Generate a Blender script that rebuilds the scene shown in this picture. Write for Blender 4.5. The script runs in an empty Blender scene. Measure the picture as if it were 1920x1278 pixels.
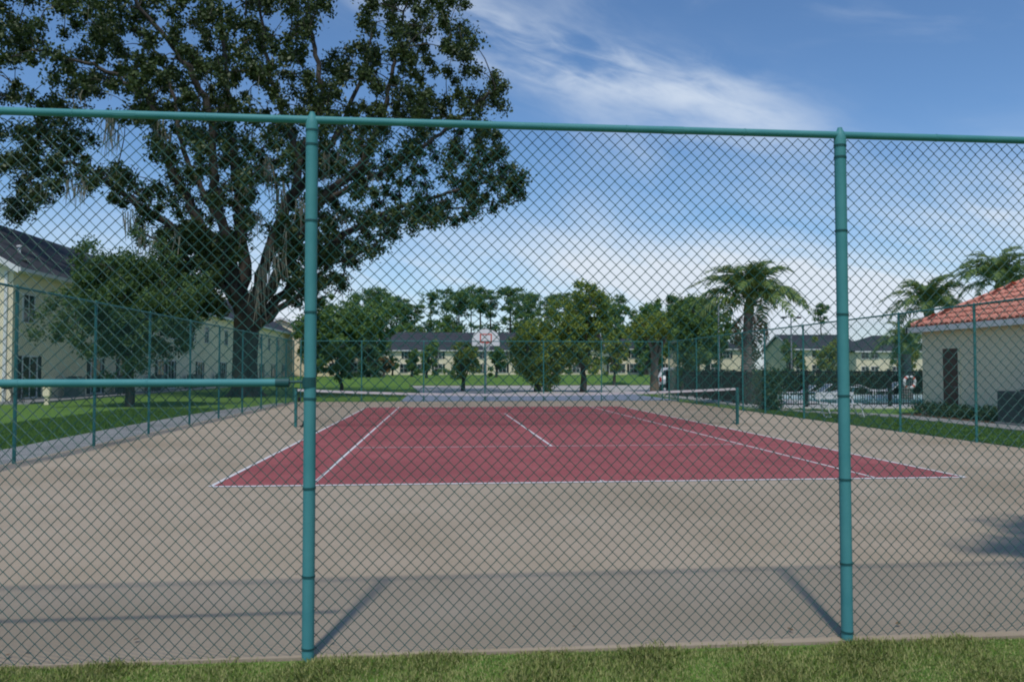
import bpy, math, random
import numpy as np
from mathutils import Vector, Matrix

# ------------------------------------------------------------------ camera, sky, sun, exposure
SC = bpy.context.scene
COL = SC.collection
CAM = np.array([-2.319, -11.624, 1.614]); YAW, PITCH, ROLL, FPX = 0.08645, 0.03487, -0.00062, 1531.3
SUN_AZ = math.atan2(-0.19, -1.0); SUN_EL = math.radians(60)

def cam_axes():
    cy, sy, cp, sp = math.cos(YAW), math.sin(YAW), math.cos(PITCH), math.sin(PITCH)
    f = np.array([sy*cp, cy*cp, sp]); r = np.array([cy, -sy, 0.0]); u = np.cross(r, f)
    c, s = math.cos(ROLL), math.sin(ROLL)
    return c*r+s*u, -s*r+c*u, f
AX_R, AX_U, AX_F = cam_axes()
cam_data = bpy.data.cameras.new('camera'); cam = bpy.data.objects.new('camera', cam_data); COL.objects.link(cam)
cam_data.sensor_width = 36.0; cam_data.lens = 36.0*FPX/1920.0; cam_data.clip_end = 3000; cam_data.clip_start = 0.05
cam.matrix_world = Matrix(((AX_R[0], AX_U[0], -AX_F[0], CAM[0]), (AX_R[1], AX_U[1], -AX_F[1], CAM[1]), (AX_R[2], AX_U[2], -AX_F[2], CAM[2]), (0, 0, 0, 1)))
SC.camera = cam

world = bpy.data.worlds.new('World'); SC.world = world; world.use_nodes = True
WN = world.node_tree; WN.nodes.clear()
def wn(t, **k):
    n = WN.nodes.new(t)
    for a, b in k.items(): setattr(n, a, b)
    return n
def wmath(op, a, b=None, c=None, clamp=False):
    n = wn('ShaderNodeMath', operation=op, use_clamp=clamp)
    for i, v in enumerate((a, b, c)):
        if v is None: continue
        if isinstance(v, (int, float)): n.inputs[i].default_value = v
        else: WN.links.new(v, n.inputs[i])
    return n.outputs[0]
def build_sky():
    out = wn('ShaderNodeOutputWorld'); bg = wn('ShaderNodeBackground'); bg.inputs['Strength'].default_value = 0.115
    sky = wn('ShaderNodeTexSky', sky_type='NISHITA'); sky.sun_disc = False
    sky.sun_elevation = SUN_EL; sky.sun_rotation = SUN_AZ; sky.air_density = 1.0; sky.dust_density = 0.15; sky.ozone_density = 3.0
    tc = wn('ShaderNodeTexCoord'); sep = wn('ShaderNodeSeparateXYZ'); WN.links.new(tc.outputs['Generated'], sep.inputs[0])
    az = wmath('ARCTAN2', sep.outputs[0], sep.outputs[1]); el = wmath('ARCSINE', sep.outputs[2])
    def noise(sx, sy, sz, scale, detail, dist, seed, rough=.55):
        mp = wn('ShaderNodeMapping'); mp.inputs['Scale'].default_value = (sx, sy, sz); mp.inputs['Location'].default_value = (seed, seed*.7, seed*.3)
        rt = wn('ShaderNodeMapping'); rt.inputs['Rotation'].default_value = (0, math.radians(-19), 0)
        WN.links.new(tc.outputs['Generated'], rt.inputs[0]); WN.links.new(rt.outputs[0], mp.inputs[0])
        n = wn('ShaderNodeTexNoise'); n.inputs['Scale'].default_value = scale; n.inputs['Detail'].default_value = detail
        n.inputs['Roughness'].default_value = rough; n.inputs['Distortion'].default_value = dist
        WN.links.new(mp.outputs[0], n.inputs[0]); return n.outputs[0]
    def ramp(v, lo, hi):
        m = wn('ShaderNodeMapRange', interpolation_type='SMOOTHSTEP'); m.inputs[1].default_value = lo; m.inputs[2].default_value = hi
        WN.links.new(v, m.inputs[0]); return m.outputs[0]
    n1 = noise(1, 1, 3.2, 5.0, 7, .5, 3.1); n2 = noise(1, 1, 3.0, 2.2, 6, .3, 9.7); n3 = noise(1, 1, 4.0, 14.0, 5, .8, 1.3)
    wob = wmath('MULTIPLY', wmath('SUBTRACT', n2, .5), .12)
    # a long cirrus streak dipping to the right, and a lower bank
    line = wmath('SUBTRACT', .402, wmath('MULTIPLY', wmath('SINE', wmath('SUBTRACT', az, .035)), .34))
    d1 = wmath('ADD', wmath('SUBTRACT', el, line), wob)
    s1 = wmath('POWER', 2.718, wmath('MULTIPLY', wmath('POWER', wmath('ABSOLUTE', wmath('DIVIDE', d1, .045)), 2.0), -1.0))
    s1 = wmath('MULTIPLY', s1, ramp(wmath('ADD', n1, wmath('MULTIPLY', n3, .45)), .46, .92))
    s1 = wmath('MULTIPLY', s1, ramp(wmath('COSINE', wmath('SUBTRACT', az, .10)), .91, .985))
    line2 = wmath('ADD', .118, wmath('MULTIPLY', wmath('SINE', wmath('SUBTRACT', az, .3)), .08))
    d2 = wmath('ADD', wmath('SUBTRACT', el, line2), wob)
    s2 = wmath('POWER', 2.718, wmath('MULTIPLY', wmath('POWER', wmath('ABSOLUTE', wmath('DIVIDE', d2, .075)), 2.0), -1.0))
    s2 = wmath('MULTIPLY', s2, ramp(wmath('ADD', n2, wmath('MULTIPLY', n3, .2)), .42, .78))
    gen = wmath('MULTIPLY', ramp(wmath('ADD', wmath('MULTIPLY', n1, .6), wmath('MULTIPLY', n2, .4)), .50, .82), .40)
    hz = wmath('MULTIPLY', ramp(el, .21, -.03), .62)
    f = wmath('ADD', wmath('MULTIPLY', s1, .78), wmath('MULTIPLY', s2, 1.05))
    f = wmath('ADD', f, gen); f = wmath('ADD', f, hz); f = wmath('MULTIPLY', f, 1.0, clamp=True)
    mix = wn('ShaderNodeMix', data_type='RGBA'); mix.inputs[7].default_value = (6.3, 7.0, 7.9, 1)
    WN.links.new(f, mix.inputs[0]); tint = wn('ShaderNodeMix', data_type='RGBA', blend_type='MULTIPLY'); tint.inputs[0].default_value = 1; tint.inputs[7].default_value = (.77, .96, 1.12, 1); WN.links.new(sky.outputs[0], tint.inputs[6]); WN.links.new(tint.outputs[2], mix.inputs[6]); WN.links.new(mix.outputs[2], bg.inputs[0])
    WN.links.new(bg.outputs[0], out.inputs[0])
build_sky()
sun_d = bpy.data.lights.new('sun', 'SUN'); sun_d.energy = 2.5; sun_d.angle = math.radians(2.6); sun_d.color = (1.0, .965, .91)
sun = bpy.data.objects.new('sun', sun_d); COL.objects.link(sun)
sdir = Vector((math.sin(SUN_AZ)*math.cos(SUN_EL), math.cos(SUN_AZ)*math.cos(SUN_EL), math.sin(SUN_EL)))
sun.rotation_euler = (-sdir).to_track_quat('-Z', 'Y').to_euler(); sun.location = (-4, -30, 40)
SC.render.engine = 'CYCLES'
SC.view_settings.view_transform = 'Standard'; SC.view_settings.look = 'None'; SC.view_settings.exposure = 0.0; SC.view_settings.gamma = 1
SC.cycles.use_denoising = True; SC.cycles.filter_width = 2.0
SC.cycles.max_bounces = 6; SC.cycles.diffuse_bounces = 3; SC.cycles.transparent_max_bounces = 8; SC.cycles.caustics_reflective = False; SC.cycles.caustics_refractive = False

# ------------------------------------------------------------------ helpers
rng = np.random.default_rng(7); random.seed(7)
def ray(u, v):
    return AX_F + (u-960)/FPX*AX_R - (v-639)/FPX*AX_U
def at(u, v, Y):                    # world point at depth plane y = Y
    d = ray(u, v); return CAM + d*((Y-CAM[1])/d[1])
def gp(u, v, z=0.0):                # world point on the ground
    d = ray(u, v); return CAM + d*((z-CAM[2])/d[2])

def ptree(m):
    m.use_nodes = True; nt = m.node_tree; return nt, nt.nodes['Principled BSDF']
def mat(name, c1, c2=None, scale=4.0, rough=.7, bump=0.0, bscale=None, metal=0.0, spec=.3, stretch=(1, 1, 1), detail=5, lo=.35, hi=.65, c3=None, scale3=.4, island=False, transl=0.0):
    m = bpy.data.materials.new(name); nt, b = ptree(m); L = nt.links
    b.inputs['Roughness'].default_value = rough; b.inputs['Metallic'].default_value = metal; b.inputs['Specular IOR Level'].default_value = spec
    b.inputs['Base Color'].default_value = (*c1, 1)
    tc = nt.nodes.new('ShaderNodeTexCoord'); mp = nt.nodes.new('ShaderNodeMapping'); mp.inputs['Scale'].default_value = stretch
    L.new(tc.outputs['Object'], mp.inputs[0])
    col = None
    if c2 is not None:
        if island:
            g = nt.nodes.new('ShaderNodeNewGeometry'); fac = g.outputs['Random Per Island']
        else:
            n = nt.nodes.new('ShaderNodeTexNoise'); n.inputs['Scale'].default_value = scale; n.inputs['Detail'].default_value = detail
            L.new(mp.outputs[0], n.inputs[0])
            r = nt.nodes.new('ShaderNodeMapRange'); r.inputs[1].default_value = lo; r.inputs[2].default_value = hi; L.new(n.outputs[0], r.inputs[0]); fac = r.outputs[0]
        mx = nt.nodes.new('ShaderNodeMix'); mx.data_type = 'RGBA'; mx.inputs[6].default_value = (*c1, 1); mx.inputs[7].default_value = (*c2, 1)
        L.new(fac, mx.inputs[0]); col = mx.outputs[2]
        if c3 is not None:
            n3 = nt.nodes.new('ShaderNodeTexNoise'); n3.inputs['Scale'].default_value = scale3; n3.inputs['Detail'].default_value = 4; L.new(mp.outputs[0], n3.inputs[0])
            r3 = nt.nodes.new('ShaderNodeMapRange'); r3.inputs[1].default_value = .48; r3.inputs[2].default_value = .72; L.new(n3.outputs[0], r3.inputs[0])
            m3 = nt.nodes.new('ShaderNodeMix'); m3.data_type = 'RGBA'; m3.inputs[7].default_value = (*c3, 1); L.new(col, m3.inputs[6]); L.new(r3.outputs[0], m3.inputs[0]); col = m3.outputs[2]
        L.new(col, b.inputs['Base Color'])
    if bump:
        n2 = nt.nodes.new('ShaderNodeTexNoise'); n2.inputs['Scale'].default_value = bscale or scale*3; n2.inputs['Detail'].default_value = 6; L.new(mp.outputs[0], n2.inputs[0])
        bp = nt.nodes.new('ShaderNodeBump'); bp.inputs['Strength'].default_value = bump; bp.inputs['Distance'].default_value = .02
        L.new(n2.outputs[0], bp.inputs['Height']); L.new(bp.outputs[0], b.inputs['Normal'])
    if transl:
        t = nt.nodes.new('ShaderNodeBsdfTranslucent'); ms = nt.nodes.new('ShaderNodeMixShader'); ms.inputs[0].default_value = transl
        if col is not None: L.new(col, t.inputs[0])
        else: t.inputs[0].default_value = (*c1, 1)
        out = nt.nodes['Material Output']; L.new(b.outputs[0], ms.inputs[1]); L.new(t.outputs[0], ms.inputs[2]); L.new(ms.outputs[0], out.inputs[0])
    return m

class MB:
    """collects faces; build() links them as one mesh object"""
    def __init__(s): s.v = []; s.f = []; s.n = 0
    def add(s, v, f):
        v = np.asarray(v, float); s.v.append(v); s.f += [tuple(i+s.n for i in q) for q in f]; s.n += len(v); return s
    def box(s, x0, x1, y0, y1, z0, z1):
        v = [(x0, y0, z0), (x1, y0, z0), (x1, y1, z0), (x0, y1, z0), (x0, y0, z1), (x1, y0, z1), (x1, y1, z1), (x0, y1, z1)]
        return s.add(v, [(3, 2, 1, 0), (4, 5, 6, 7), (0, 1, 5, 4), (1, 2, 6, 5), (2, 3, 7, 6), (3, 0, 4, 7)])
    def tube(s, pts, rad, n=8, cap=True):
        pts = np.asarray(pts, float); k = len(pts)
        rad = np.full(k, rad) if np.isscalar(rad) else np.asarray(rad, float)
        tg = np.gradient(pts, axis=0) if k > 2 else np.repeat((pts[1]-pts[0])[None], 2, 0)
        tg = tg/np.maximum(np.linalg.norm(tg, axis=1, keepdims=True), 1e-9)
        ref = np.array([0, 0, 1.0]) if abs(tg[0][2]) < .9 else np.array([1.0, 0, 0])
        a = np.cross(tg, ref); a /= np.maximum(np.linalg.norm(a, axis=1, keepdims=True), 1e-9); b = np.cross(tg, a)
        th = np.arange(n)*2*math.pi/n
        v = pts[:, None]+rad[:, None, None]*(np.cos(th)[None, :, None]*a[:, None]+np.sin(th)[None, :, None]*b[:, None])
        f = [(i*n+j, i*n+(j+1) % n, (i+1)*n+(j+1) % n, (i+1)*n+j) for i in range(k-1) for j in range(n)]
        if cap: f += [tuple(range(n-1, -1, -1)), tuple((k-1)*n+j for j in range(n))]
        return s.add(v.reshape(-1, 3), f)
    def prism(s, poly, y0, y1):      # polygon in x,z extruded along y
        k = len(poly); v = [(x, y0, z) for x, z in poly]+[(x, y1, z) for x, z in poly]
        return s.add(v, [tuple(range(k)), tuple(range(2*k-1, k-1, -1))]+[(i, i+k, (i+1) % k+k, (i+1) % k) for i in range(k)])
    def lathe(s, prof, c=(0, 0, 0), n=16):
        v = [(c[0]+r*math.cos(a), c[1]+r*math.sin(a), c[2]+z) for r, z in prof for a in np.arange(n)*2*math.pi/n]; k = len(prof)
        return s.add(v, [(i*n+j, i*n+(j+1) % n, (i+1)*n+(j+1) % n, (i+1)*n+j) for i in range(k-1) for j in range(n)])
    def mesh(s, name):
        me = bpy.data.meshes.new(name); me.from_pydata(np.concatenate(s.v).tolist() if s.v else [], [], s.f); me.update(); return me
    def build(s, name, m, parent=None, smooth=False, bevel=0.0, **k):
        return link(name, s.mesh(name), m, parent, smooth, bevel, **k)
def link(name, me, m, parent=None, smooth=False, bevel=0.0, loc=None, rot=None, label=None):
    if m is not None and not me.materials: me.materials.append(m)
    o = bpy.data.objects.new(name, me); COL.objects.link(o)
    if parent is not None: o.parent = parent
    if smooth: me.polygons.foreach_set('use_smooth', [True]*len(me.polygons)); me.set_sharp_from_angle(angle=math.radians(42))
    if bevel:
        md = o.modifiers.new('bevel', 'BEVEL'); md.width = bevel; md.segments = 2; md.limit_method = 'ANGLE'
    if loc is not None: o.location = loc
    if rot is not None: o.rotation_euler = rot
    if label: o['label'] = label
    return o
def quads(name, V, m, parent=None, nv=4):
    """V: (N, nv, 3) loose polygons"""
    N = len(V); me = bpy.data.meshes.new(name)
    me.vertices.add(N*nv); me.vertices.foreach_set('co', np.ascontiguousarray(V, dtype=np.float32).ravel())
    me.loops.add(N*nv); me.loops.foreach_set('vertex_index', np.arange(N*nv, dtype=np.int32))
    me.polygons.add(N); me.polygons.foreach_set('loop_start', np.arange(0, N*nv, nv, dtype=np.int32)); me.polygons.foreach_set('loop_total', np.full(N, nv, dtype=np.int32))
    me.update(calc_edges=True)
    if parent == 'mesh': me.materials.append(m); return me
    return link(name, me, m, parent)
def thing(name, label, cat, loc=(0, 0, 0), rz=0.0, group=None):
    o = bpy.data.objects.new(name, None); COL.objects.link(o); o.location = loc; o.rotation_euler = (0, 0, rz); o.empty_display_size = .2
    return tag(o, label, cat, group)
def tag(o, label, cat, group=None):
    o['label'] = label; o['category'] = cat
    if group: o['group'] = group
    return o
def struct(o, label=None):
    o['kind'] = 'structure'
    if label: o['label'] = label
    return o
def stuff(o): o['kind'] = 'stuff'; return o
ORD = 'first second third fourth fifth sixth seventh eighth ninth tenth eleventh twelfth thirteenth fourteenth fifteenth sixteenth seventeenth eighteenth nineteenth twentieth'.split()
ORD += ['twenty-'+w for w in ORD[:9]]+['thirtieth']+['thirty-'+w for w in ORD[:9]]

# ------------------------------------------------------------------ materials
M = {}
M['court'] = mat('court_grey', (.378, .303, .213), (.420, .338, .244), scale=1.2, rough=.85, bump=.15, bscale=220, c3=(.318, .250, .170), scale3=.26, detail=8)
M['red'] = mat('court_red', (.305, .076, .076), (.362, .102, .098), scale=1.6, rough=.85, bump=.12, bscale=220, c3=(.262, .070, .070), scale3=.3, detail=8)
M['line'] = mat('line_paint', (.72, .70, .68), (.52, .47, .45), scale=5, rough=.8, lo=.45, hi=.8)
M['lawn'] = mat('lawn_grass', (.092, .190, .032), (.145, .245, .048), scale=2.2, rough=.95, bump=.9, bscale=18, c3=(.105, .175, .040), scale3=.12, detail=9, spec=.1)
M['blade'] = mat('grass_blade', (.165, .270, .046), (.52, .50, .22), rough=.7, island=True, transl=.3, spec=.2)
M['lawnblade'] = mat('lawn_blade', (.090, .190, .032), (.150, .260, .054), rough=.75, island=True, transl=.3, spec=.15)
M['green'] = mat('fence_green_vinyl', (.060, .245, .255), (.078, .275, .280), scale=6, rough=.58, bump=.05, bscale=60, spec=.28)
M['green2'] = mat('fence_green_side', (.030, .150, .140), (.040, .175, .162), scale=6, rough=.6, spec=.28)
M['wire'] = mat('fence_wire_vinyl', (.018, .085, .072), (.028, .115, .096), scale=3, rough=.45, spec=.4)
M['tie'] = mat('fence_tie_dark', (.018, .085, .085), rough=.5)
M['concrete'] = mat('pavement_concrete', (.25, .245, .235), (.31, .305, .29), scale=1.5, rough=.9, bump=.2, bscale=60, c3=(.20, .195, .185), scale3=.5)
M['deck'] = mat('pool_deck', (.50, .48, .45), (.58, .56, .53), scale=1.2, rough=.9, bump=.1, bscale=40)
M['asphalt_blue'] = mat('basketball_asphalt', (.23, .27, .34), (.28, .32, .40), scale=1.5, rough=.8, bump=.1, bscale=80)
M['parking'] = mat('parking_paving', (.40, .37, .33), (.47, .44, .40), scale=.8, rough=.9)
M['mulch'] = mat('mulch', (.10, .055, .028), (.16, .085, .045), scale=14, rough=1, bump=.8, bscale=30)
M['cream'] = mat('stucco_cream', (.85, .74, .53), (.87, .76, .55), scale=.8, rough=.95, bump=.15, bscale=70, c3=(.80, .68, .47), scale3=.25)
M['cream2'] = mat('stucco_pale', (.88, .77, .53), (.90, .79, .55), scale=.8, rough=.95, bump=.15, bscale=90, c3=(.81, .72, .53), scale3=.3)
M['shingle'] = mat('roof_shingle', (.034, .038, .046), (.058, .063, .073), scale=2.5, rough=.9, bump=.5, bscale=14, stretch=(1, 3, 3), c3=(.028, .032, .038), scale3=.6)
M['white'] = mat('white_trim', (.76, .76, .74), (.68, .68, .67), scale=3, rough=.55)
M['tape'] = mat('net_tape', (.62, .59, .57), (.52, .49, .47), scale=4, rough=.8)
M['glass'] = mat('window_glass', (.018, .022, .026), rough=.06, spec=.6)
M['shutter'] = mat('shutter_dark', (.016, .020, .022), (.024, .028, .030), scale=8, rough=.6)
M['terracotta'] = mat('terracotta_tile', (.68, .255, .175), (.74, .305, .215), scale=3, rough=.8, bump=.2, bscale=40)
M['terracotta2'] = mat('terracotta_pale', (.74, .33, .24), (.66, .24, .165), scale=3, rough=.8, bump=.2, bscale=40)
M['maroon'] = mat('door_maroon', (.085, .026, .022), (.105, .034, .028), scale=3, rough=.5)
M['acgrey'] = mat('unit_dark_grey', (.040, .052, .060), (.058, .070, .078), scale=5, rough=.6)
M['acpale'] = mat('unit_grey_green', (.12, .15, .14), (.16, .19, .18), scale=4, rough=.6)
M['black'] = mat('black_metal', (.008, .010, .012), rough=.45)
M['bark'] = mat('oak_bark', (.040, .034, .029), (.085, .074, .062), scale=3, rough=.95, bump=1.0, bscale=12, stretch=(1, 1, .3))
M['bark2'] = mat('pale_bark', (.14, .115, .085), (.21, .175, .13), scale=4, rough=.95, bump=.8, bscale=14, stretch=(1, 1, .4))
M['moss'] = mat('spanish_moss', (.16, .155, .115), (.25, .24, .185), rough=.95, island=True, transl=.25, spec=.1)
M['oakleaf'] = mat('oak_leaf', (.030, .058, .018), (.085, .120, .032), rough=.5, island=True, transl=.22, spec=.35)
M['leafmid'] = mat('mid_leaf', (.090, .180, .044), (.185, .280, .072), rough=.6, island=True, transl=.35, spec=.3)
M['leafshade'] = mat('shade_leaf', (.056, .118, .034), (.120, .190, .052), rough=.6, island=True, transl=.3, spec=.3)
M['leafdark'] = mat('dark_leaf', (.028, .070, .026), (.060, .112, .036), rough=.55, island=True, transl=.2, spec=.3)
M['leafyel'] = mat('yellowing_leaf', (.135, .235, .050), (.350, .390, .080), rough=.55, island=True, transl=.38, spec=.25)
M['leaforange'] = mat('rusty_leaf', (.14, .10, .03), (.25, .13, .035), rough=.6, island=True, transl=.25)
M['needle'] = mat('pine_needle', (.085, .170, .050), (.180, .275, .090), rough=.6, island=True, transl=.35)
M['frond'] = mat('palm_frond', (.110, .190, .048), (.235, .305, .095), rough=.5, island=True, transl=.35, spec=.35)
M['deadfrond'] = mat('dry_frond', (.16, .10, .045), (.23, .16, .08), rough=.9, island=True, transl=.15)
M['palmtrunk'] = mat('palm_trunk', (.15, .13, .11), (.22, .19, .16), scale=4, rough=.95, bump=.9, bscale=10, stretch=(.4, .4, 3))
M['rim'] = mat('rim_red', (.55, .07, .03), rough=.5)
M['netcord'] = mat('net_cord_black', (.012, .014, .014), rough=.8)
M['steel'] = mat('galvanised_steel', (.26, .27, .28), (.34, .35, .36), scale=6, rough=.45, metal=.4)
M['water'] = mat('pool_water', (.03, .30, .36), (.04, .36, .42), scale=3, rough=.08, spec=.5)
M['hedge'] = mat('hedge_leaf', (.020, .052, .018), (.045, .090, .028), rough=.6, island=True, transl=.2)
M['carwhite'] = mat('car_white', (.42, .44, .46), rough=.35, spec=.4)
M['tyre'] = mat('tyre_rubber', (.012, .012, .012), rough=.85)
M['redlight'] = mat('tail_light', (.35, .012, .010), rough=.2)
M['tan'] = mat('tan_cloth', (.42, .33, .24), (.36, .28, .20), scale=5, rough=.9)
M['bluecloth'] = mat('blue_sling', (.12, .17, .24), (.15, .20, .27), scale=9, rough=.9)

# ------------------------------------------------------------------ ground, court, paving
FX0, FX1, FY0, FY1 = -9.65, 9.45, -6.9, 29.9          # fence lines of the court
def sheet(name, pts, z, m, thick=.0, parent=None):
    b = MB(); k = len(pts)
    if thick:
        v = [(x, y, z-thick) for x, y in pts]+[(x, y, z) for x, y in pts]
        b.add(v, [tuple(range(k, 2*k)), tuple(range(k-1, -1, -1))]+[(i, (i+1) % k, (i+1) % k+k, i+k) for i in range(k)])
    else: b.add([(x, y, z) for x, y in pts], [tuple(range(k))])
    return b.build(name, m, parent)
def smooth(t): t = np.clip(t, 0, 1); return t*t*(3-2*t)
def ground_z(x, y):
    return -.05+.62*smooth((y-71)/9)+.03*np.sin(x*.21+1)*np.sin(y*.17)*smooth((np.abs(x)-12)/6)
def build_lawn():
    ax = lambda a: np.unique(np.concatenate([-np.geomspace(60, 1500, 14)[::-1], np.linspace(-60, 60, 81), np.geomspace(60, 1500, 14)]))
    X = ax(0); Y = np.concatenate([[-300, -100, -50], np.linspace(-25, 120, 146), np.geomspace(125, 1800, 16)])
    g = np.stack(np.meshgrid(X, Y), -1); z = ground_z(g[..., 0], g[..., 1])
    v = np.concatenate([g, z[..., None]], -1).reshape(-1, 3); nx = len(X)
    f = [(j*nx+i, j*nx+i+1, (j+1)*nx+i+1, (j+1)*nx+i) for j in range(len(Y)-1) for i in range(nx-1)]
    return struct(MB().add(v, f).build('lawn', M['lawn'], smooth=True))
lawn = build_lawn()
court = struct(sheet('court_slab', [(FX0-.12, FY0+.01), (FX1+.12, FY0+.01), (FX1+.12, FY1+.12), (FX0-.12, FY1+.12)], 0, M['court'], .16))
red = sheet('playing_area', [(-5.485, 0), (5.485, 0), (5.485, 23.77), (-5.485, 23.77)], .004, M['red'], parent=court)
def line(x0, x1, y0, y1): sheet('painted_line', [(x0, y0), (x1, y0), (x1, y1), (x0, y1)], .008, M['line'], parent=court)
HW = .025
for x in (-5.485, 5.485): line(x-.03, x+.03, 0, 23.77)
for x in (-4.115, 4.115): line(x-HW, x+HW, .1, 23.67)
for y in (0, 23.77): line(-5.515+.06, 5.515-.06, y-.05, y+.05)
for y in (5.485, 18.285): line(-4.09, 4.09, y-HW, y+HW)
line(-HW, HW, 5.51, 18.26); line(-HW, HW, .05, .16); line(-HW, HW, 23.6, 23.72)

# concrete path left of the court, path in front of the pool house, basketball pad, parking
pathL = [(-9.80, -20), (-9.80, 21.5), (-9.80, 29), (-10.3, 29), (-10.6, 25), (-11.1, 22.6), (-11.35, 19), (-11.4, 12), (-11.2, 6), (-10.9, 2), (-10.9, -20)]
struct(sheet('turf_strip', [(-60, -40), (60, -40), (60, -6.91), (-60, -6.91)], -.012, M['lawn'], .03))
struct(sheet('footpath', pathL[::-1], -.005, M['concrete'], .12))
struct(sheet('pool_path', [(13.0, -12), (14.1, -12), (14.1, 15.6), (13.6, 17.2), (12.4, 18.6), (11.6, 20.5), (10.9, 20.5), (11.5, 18.0), (12.6, 16.3), (13.0, 15.0)], .0, M['concrete'], .12))
struct(sheet('basketball_pad', [(-4.4, 30.6), (10.2, 30.6), (10.2, 41.5), (-4.4, 41.5)], .0, M['asphalt_blue'], .12))
struct(sheet('parking_paving', [(-3.5, 42.2), (60, 42.2), (60, 70.2), (-5.2, 70.2)], .0, M['parking'], .12))
struct(sheet('mulch_strip', [(-5.5, 70.3), (60, 70.3), (60, 71.5), (-5.5, 71.5)], .02, M['mulch'], .12))
struct(sheet('pool_deck', [(11.0, 21.2), (34, 21.2), (34, 38), (11.0, 38)], .02, M['deck'], .14))
struct(sheet('pool_water', [(16.2, 24.0), (30, 24.0), (30, 33), (16.2, 33)], .026, M['water']))
b_ = MB().box(15.7, 30.3, 33.0, 33.5, -.05, .16); struct(b_.build('pool_coping', M['white']))
struct(sheet('patio_slab', [(-24.4, 30), (-22.2, 30), (-22.2, 112), (-24.4, 112)], .03, M['concrete'], .12))
struct(sheet('planting_bed', [(14.12, 11.5), (14.98, 11.5), (14.98, 16.6), (14.12, 16.4)], .02, M['mulch'], .1))

# ------------------------------------------------------------------ chain link fences
def link_mesh(width, height, pitch=.0700, r=.0023, sides=4, z0=.004):
    nw = int(round(width/pitch*2)); pitch = width/nw; step = pitch*1.03; ns = int(round((height-z0)/step)); step = (height-z0)/ns
    b_v = []; th = np.arange(sides)*2*math.pi/sides+math.pi/4
    for w in range(nw):
        k = np.arange(ns+1); px = (w+.5)*pitch+np.where((k+w) % 2 == 0, -.5, .5)*pitch*1.03
        # neighbours hook round each other: bends alternate to the front and the back
        py = np.where((k+w) % 2 == 0, 1, -1)*r*.9; pz = z0+k*step
        px = px+.0032*np.sin(px*3.1+pz*4.3)+.0016*np.sin(px*17+pz*9); py = py+.006*np.sin(px*2.2+1)*np.sin(pz*2.0+.4)+.0008*np.sin(px*31+pz*23); pz = pz+.0022*np.sin(px*5.3+pz*3)*(pz > .1)
        P = np.stack([px, py, pz], -1)
        sgn = np.where((k+w) % 2 == 0, -1, 1)[:, None]
        off = np.stack([np.cos(th)*r*1.25, np.sin(th)*r], -1)                       # cross-section in x,y sheared along the zig-zag
        V = P[:, None, :]+np.concatenate([off, np.zeros((sides, 1))], 1)[None]
        b_v.append(V.reshape(-1, 3))
    v = np.concatenate(b_v); per = (ns+1)*sides
    f = []
    for w in range(nw):
        o = w*per
        for i in range(ns):
            for j in range(sides):
                a = o+i*sides+j; c = o+i*sides+(j+1) % sides
                f.append((a, c, c+sides, a+sides))
    me = bpy.data.meshes.new('wire_mesh'); me.from_pydata(v.tolist(), [], f); me.update(); me.materials.append(M['wire']); return me
H = 3.06
MESH_NEAR = link_mesh(3.12, H-.03, r=.0026, sides=5)
MESH_FAR = link_mesh(3.12, H-.03, r=.0015, sides=3)
def post_mesh(r, h):
    b = MB(); b.tube([(0, 0, -.25), (0, 0, h-.05)], r, 16)
    b.lathe([(r*1.02, h-.115), (r*1.04, h-.10), (r*1.04, h-.05), (r*.8, h-.02), (r*.5, h-.004), (r*.40, h+.010), (.002, h+.014)], n=16)
    return b
def fence(name, label, p0, p1, stops, near=False, r_post=.0365, gateposts=()):
    """p0 -> p1 along a straight line; stops are distances of the posts from p0"""
    p0 = np.array(p0, float); p1 = np.array(p1, float); d = p1-p0; Ln = np.linalg.norm(d); rz = math.atan2(d[1], d[0])
    root = thing(name, label, 'fence', (p0[0], p0[1], 0), rz)
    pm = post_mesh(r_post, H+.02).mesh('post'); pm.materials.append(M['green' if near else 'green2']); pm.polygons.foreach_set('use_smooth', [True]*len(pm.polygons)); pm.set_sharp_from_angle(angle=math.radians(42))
    bmesh_ = MB().tube([(0, 0, -.006), (0, 0, .006)], r_post*1.05+.0015, 16).mesh('tie_band'); bmesh_.materials.append(M['tie'])
    tmesh_ = MB().tube([(-.003, 0, 0), (.003, 0, 0)], .0243, 12).mesh('rail_tie'); tmesh_.materials.append(M['green'])
    cmesh_ = MB().tube([(-.06, 0, 0), (.06, 0, 0)], .0238, 12).mesh('rail_sleeve'); cmesh_.materials.append(M['green'])
    for s in stops:
        po = link('post', pm, None, root, loc=(s, 0, 0))
        if near:
            for z in (.05, .46, .96, 1.46, 1.95, 2.45, 2.90, 2.97): link('tie_band', bmesh_, None, po, loc=(0, 0, z+random.uniform(-.015, .015)), rot=(random.uniform(-.05, .05), random.uniform(-.06, .06), 0))
    for a, b in zip(stops[:-1], stops[1:]):
        rr = MB().tube([(a, 0, H-.015), (b, 0, H-.015)], .0225, 12)
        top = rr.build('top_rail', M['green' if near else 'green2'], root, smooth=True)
        if near and b-a > 1:
            for q in (.2, .42, .58, .81): link('rail_tie', tmesh_, None, top, loc=(a+(b-a)*q, 0, H-.015))
            link('rail_sleeve', cmesh_, None, top, loc=(a+(b-a)*.67, 0, H-.015))
        m = link('wire_mesh', MESH_NEAR if near else MESH_FAR, None, root, loc=(a, r_post+.006 if near else r_post*.9+.004, 0)); m.scale = ((b-a)/3.12, 1, 1); stuff(m)
    return root
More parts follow.
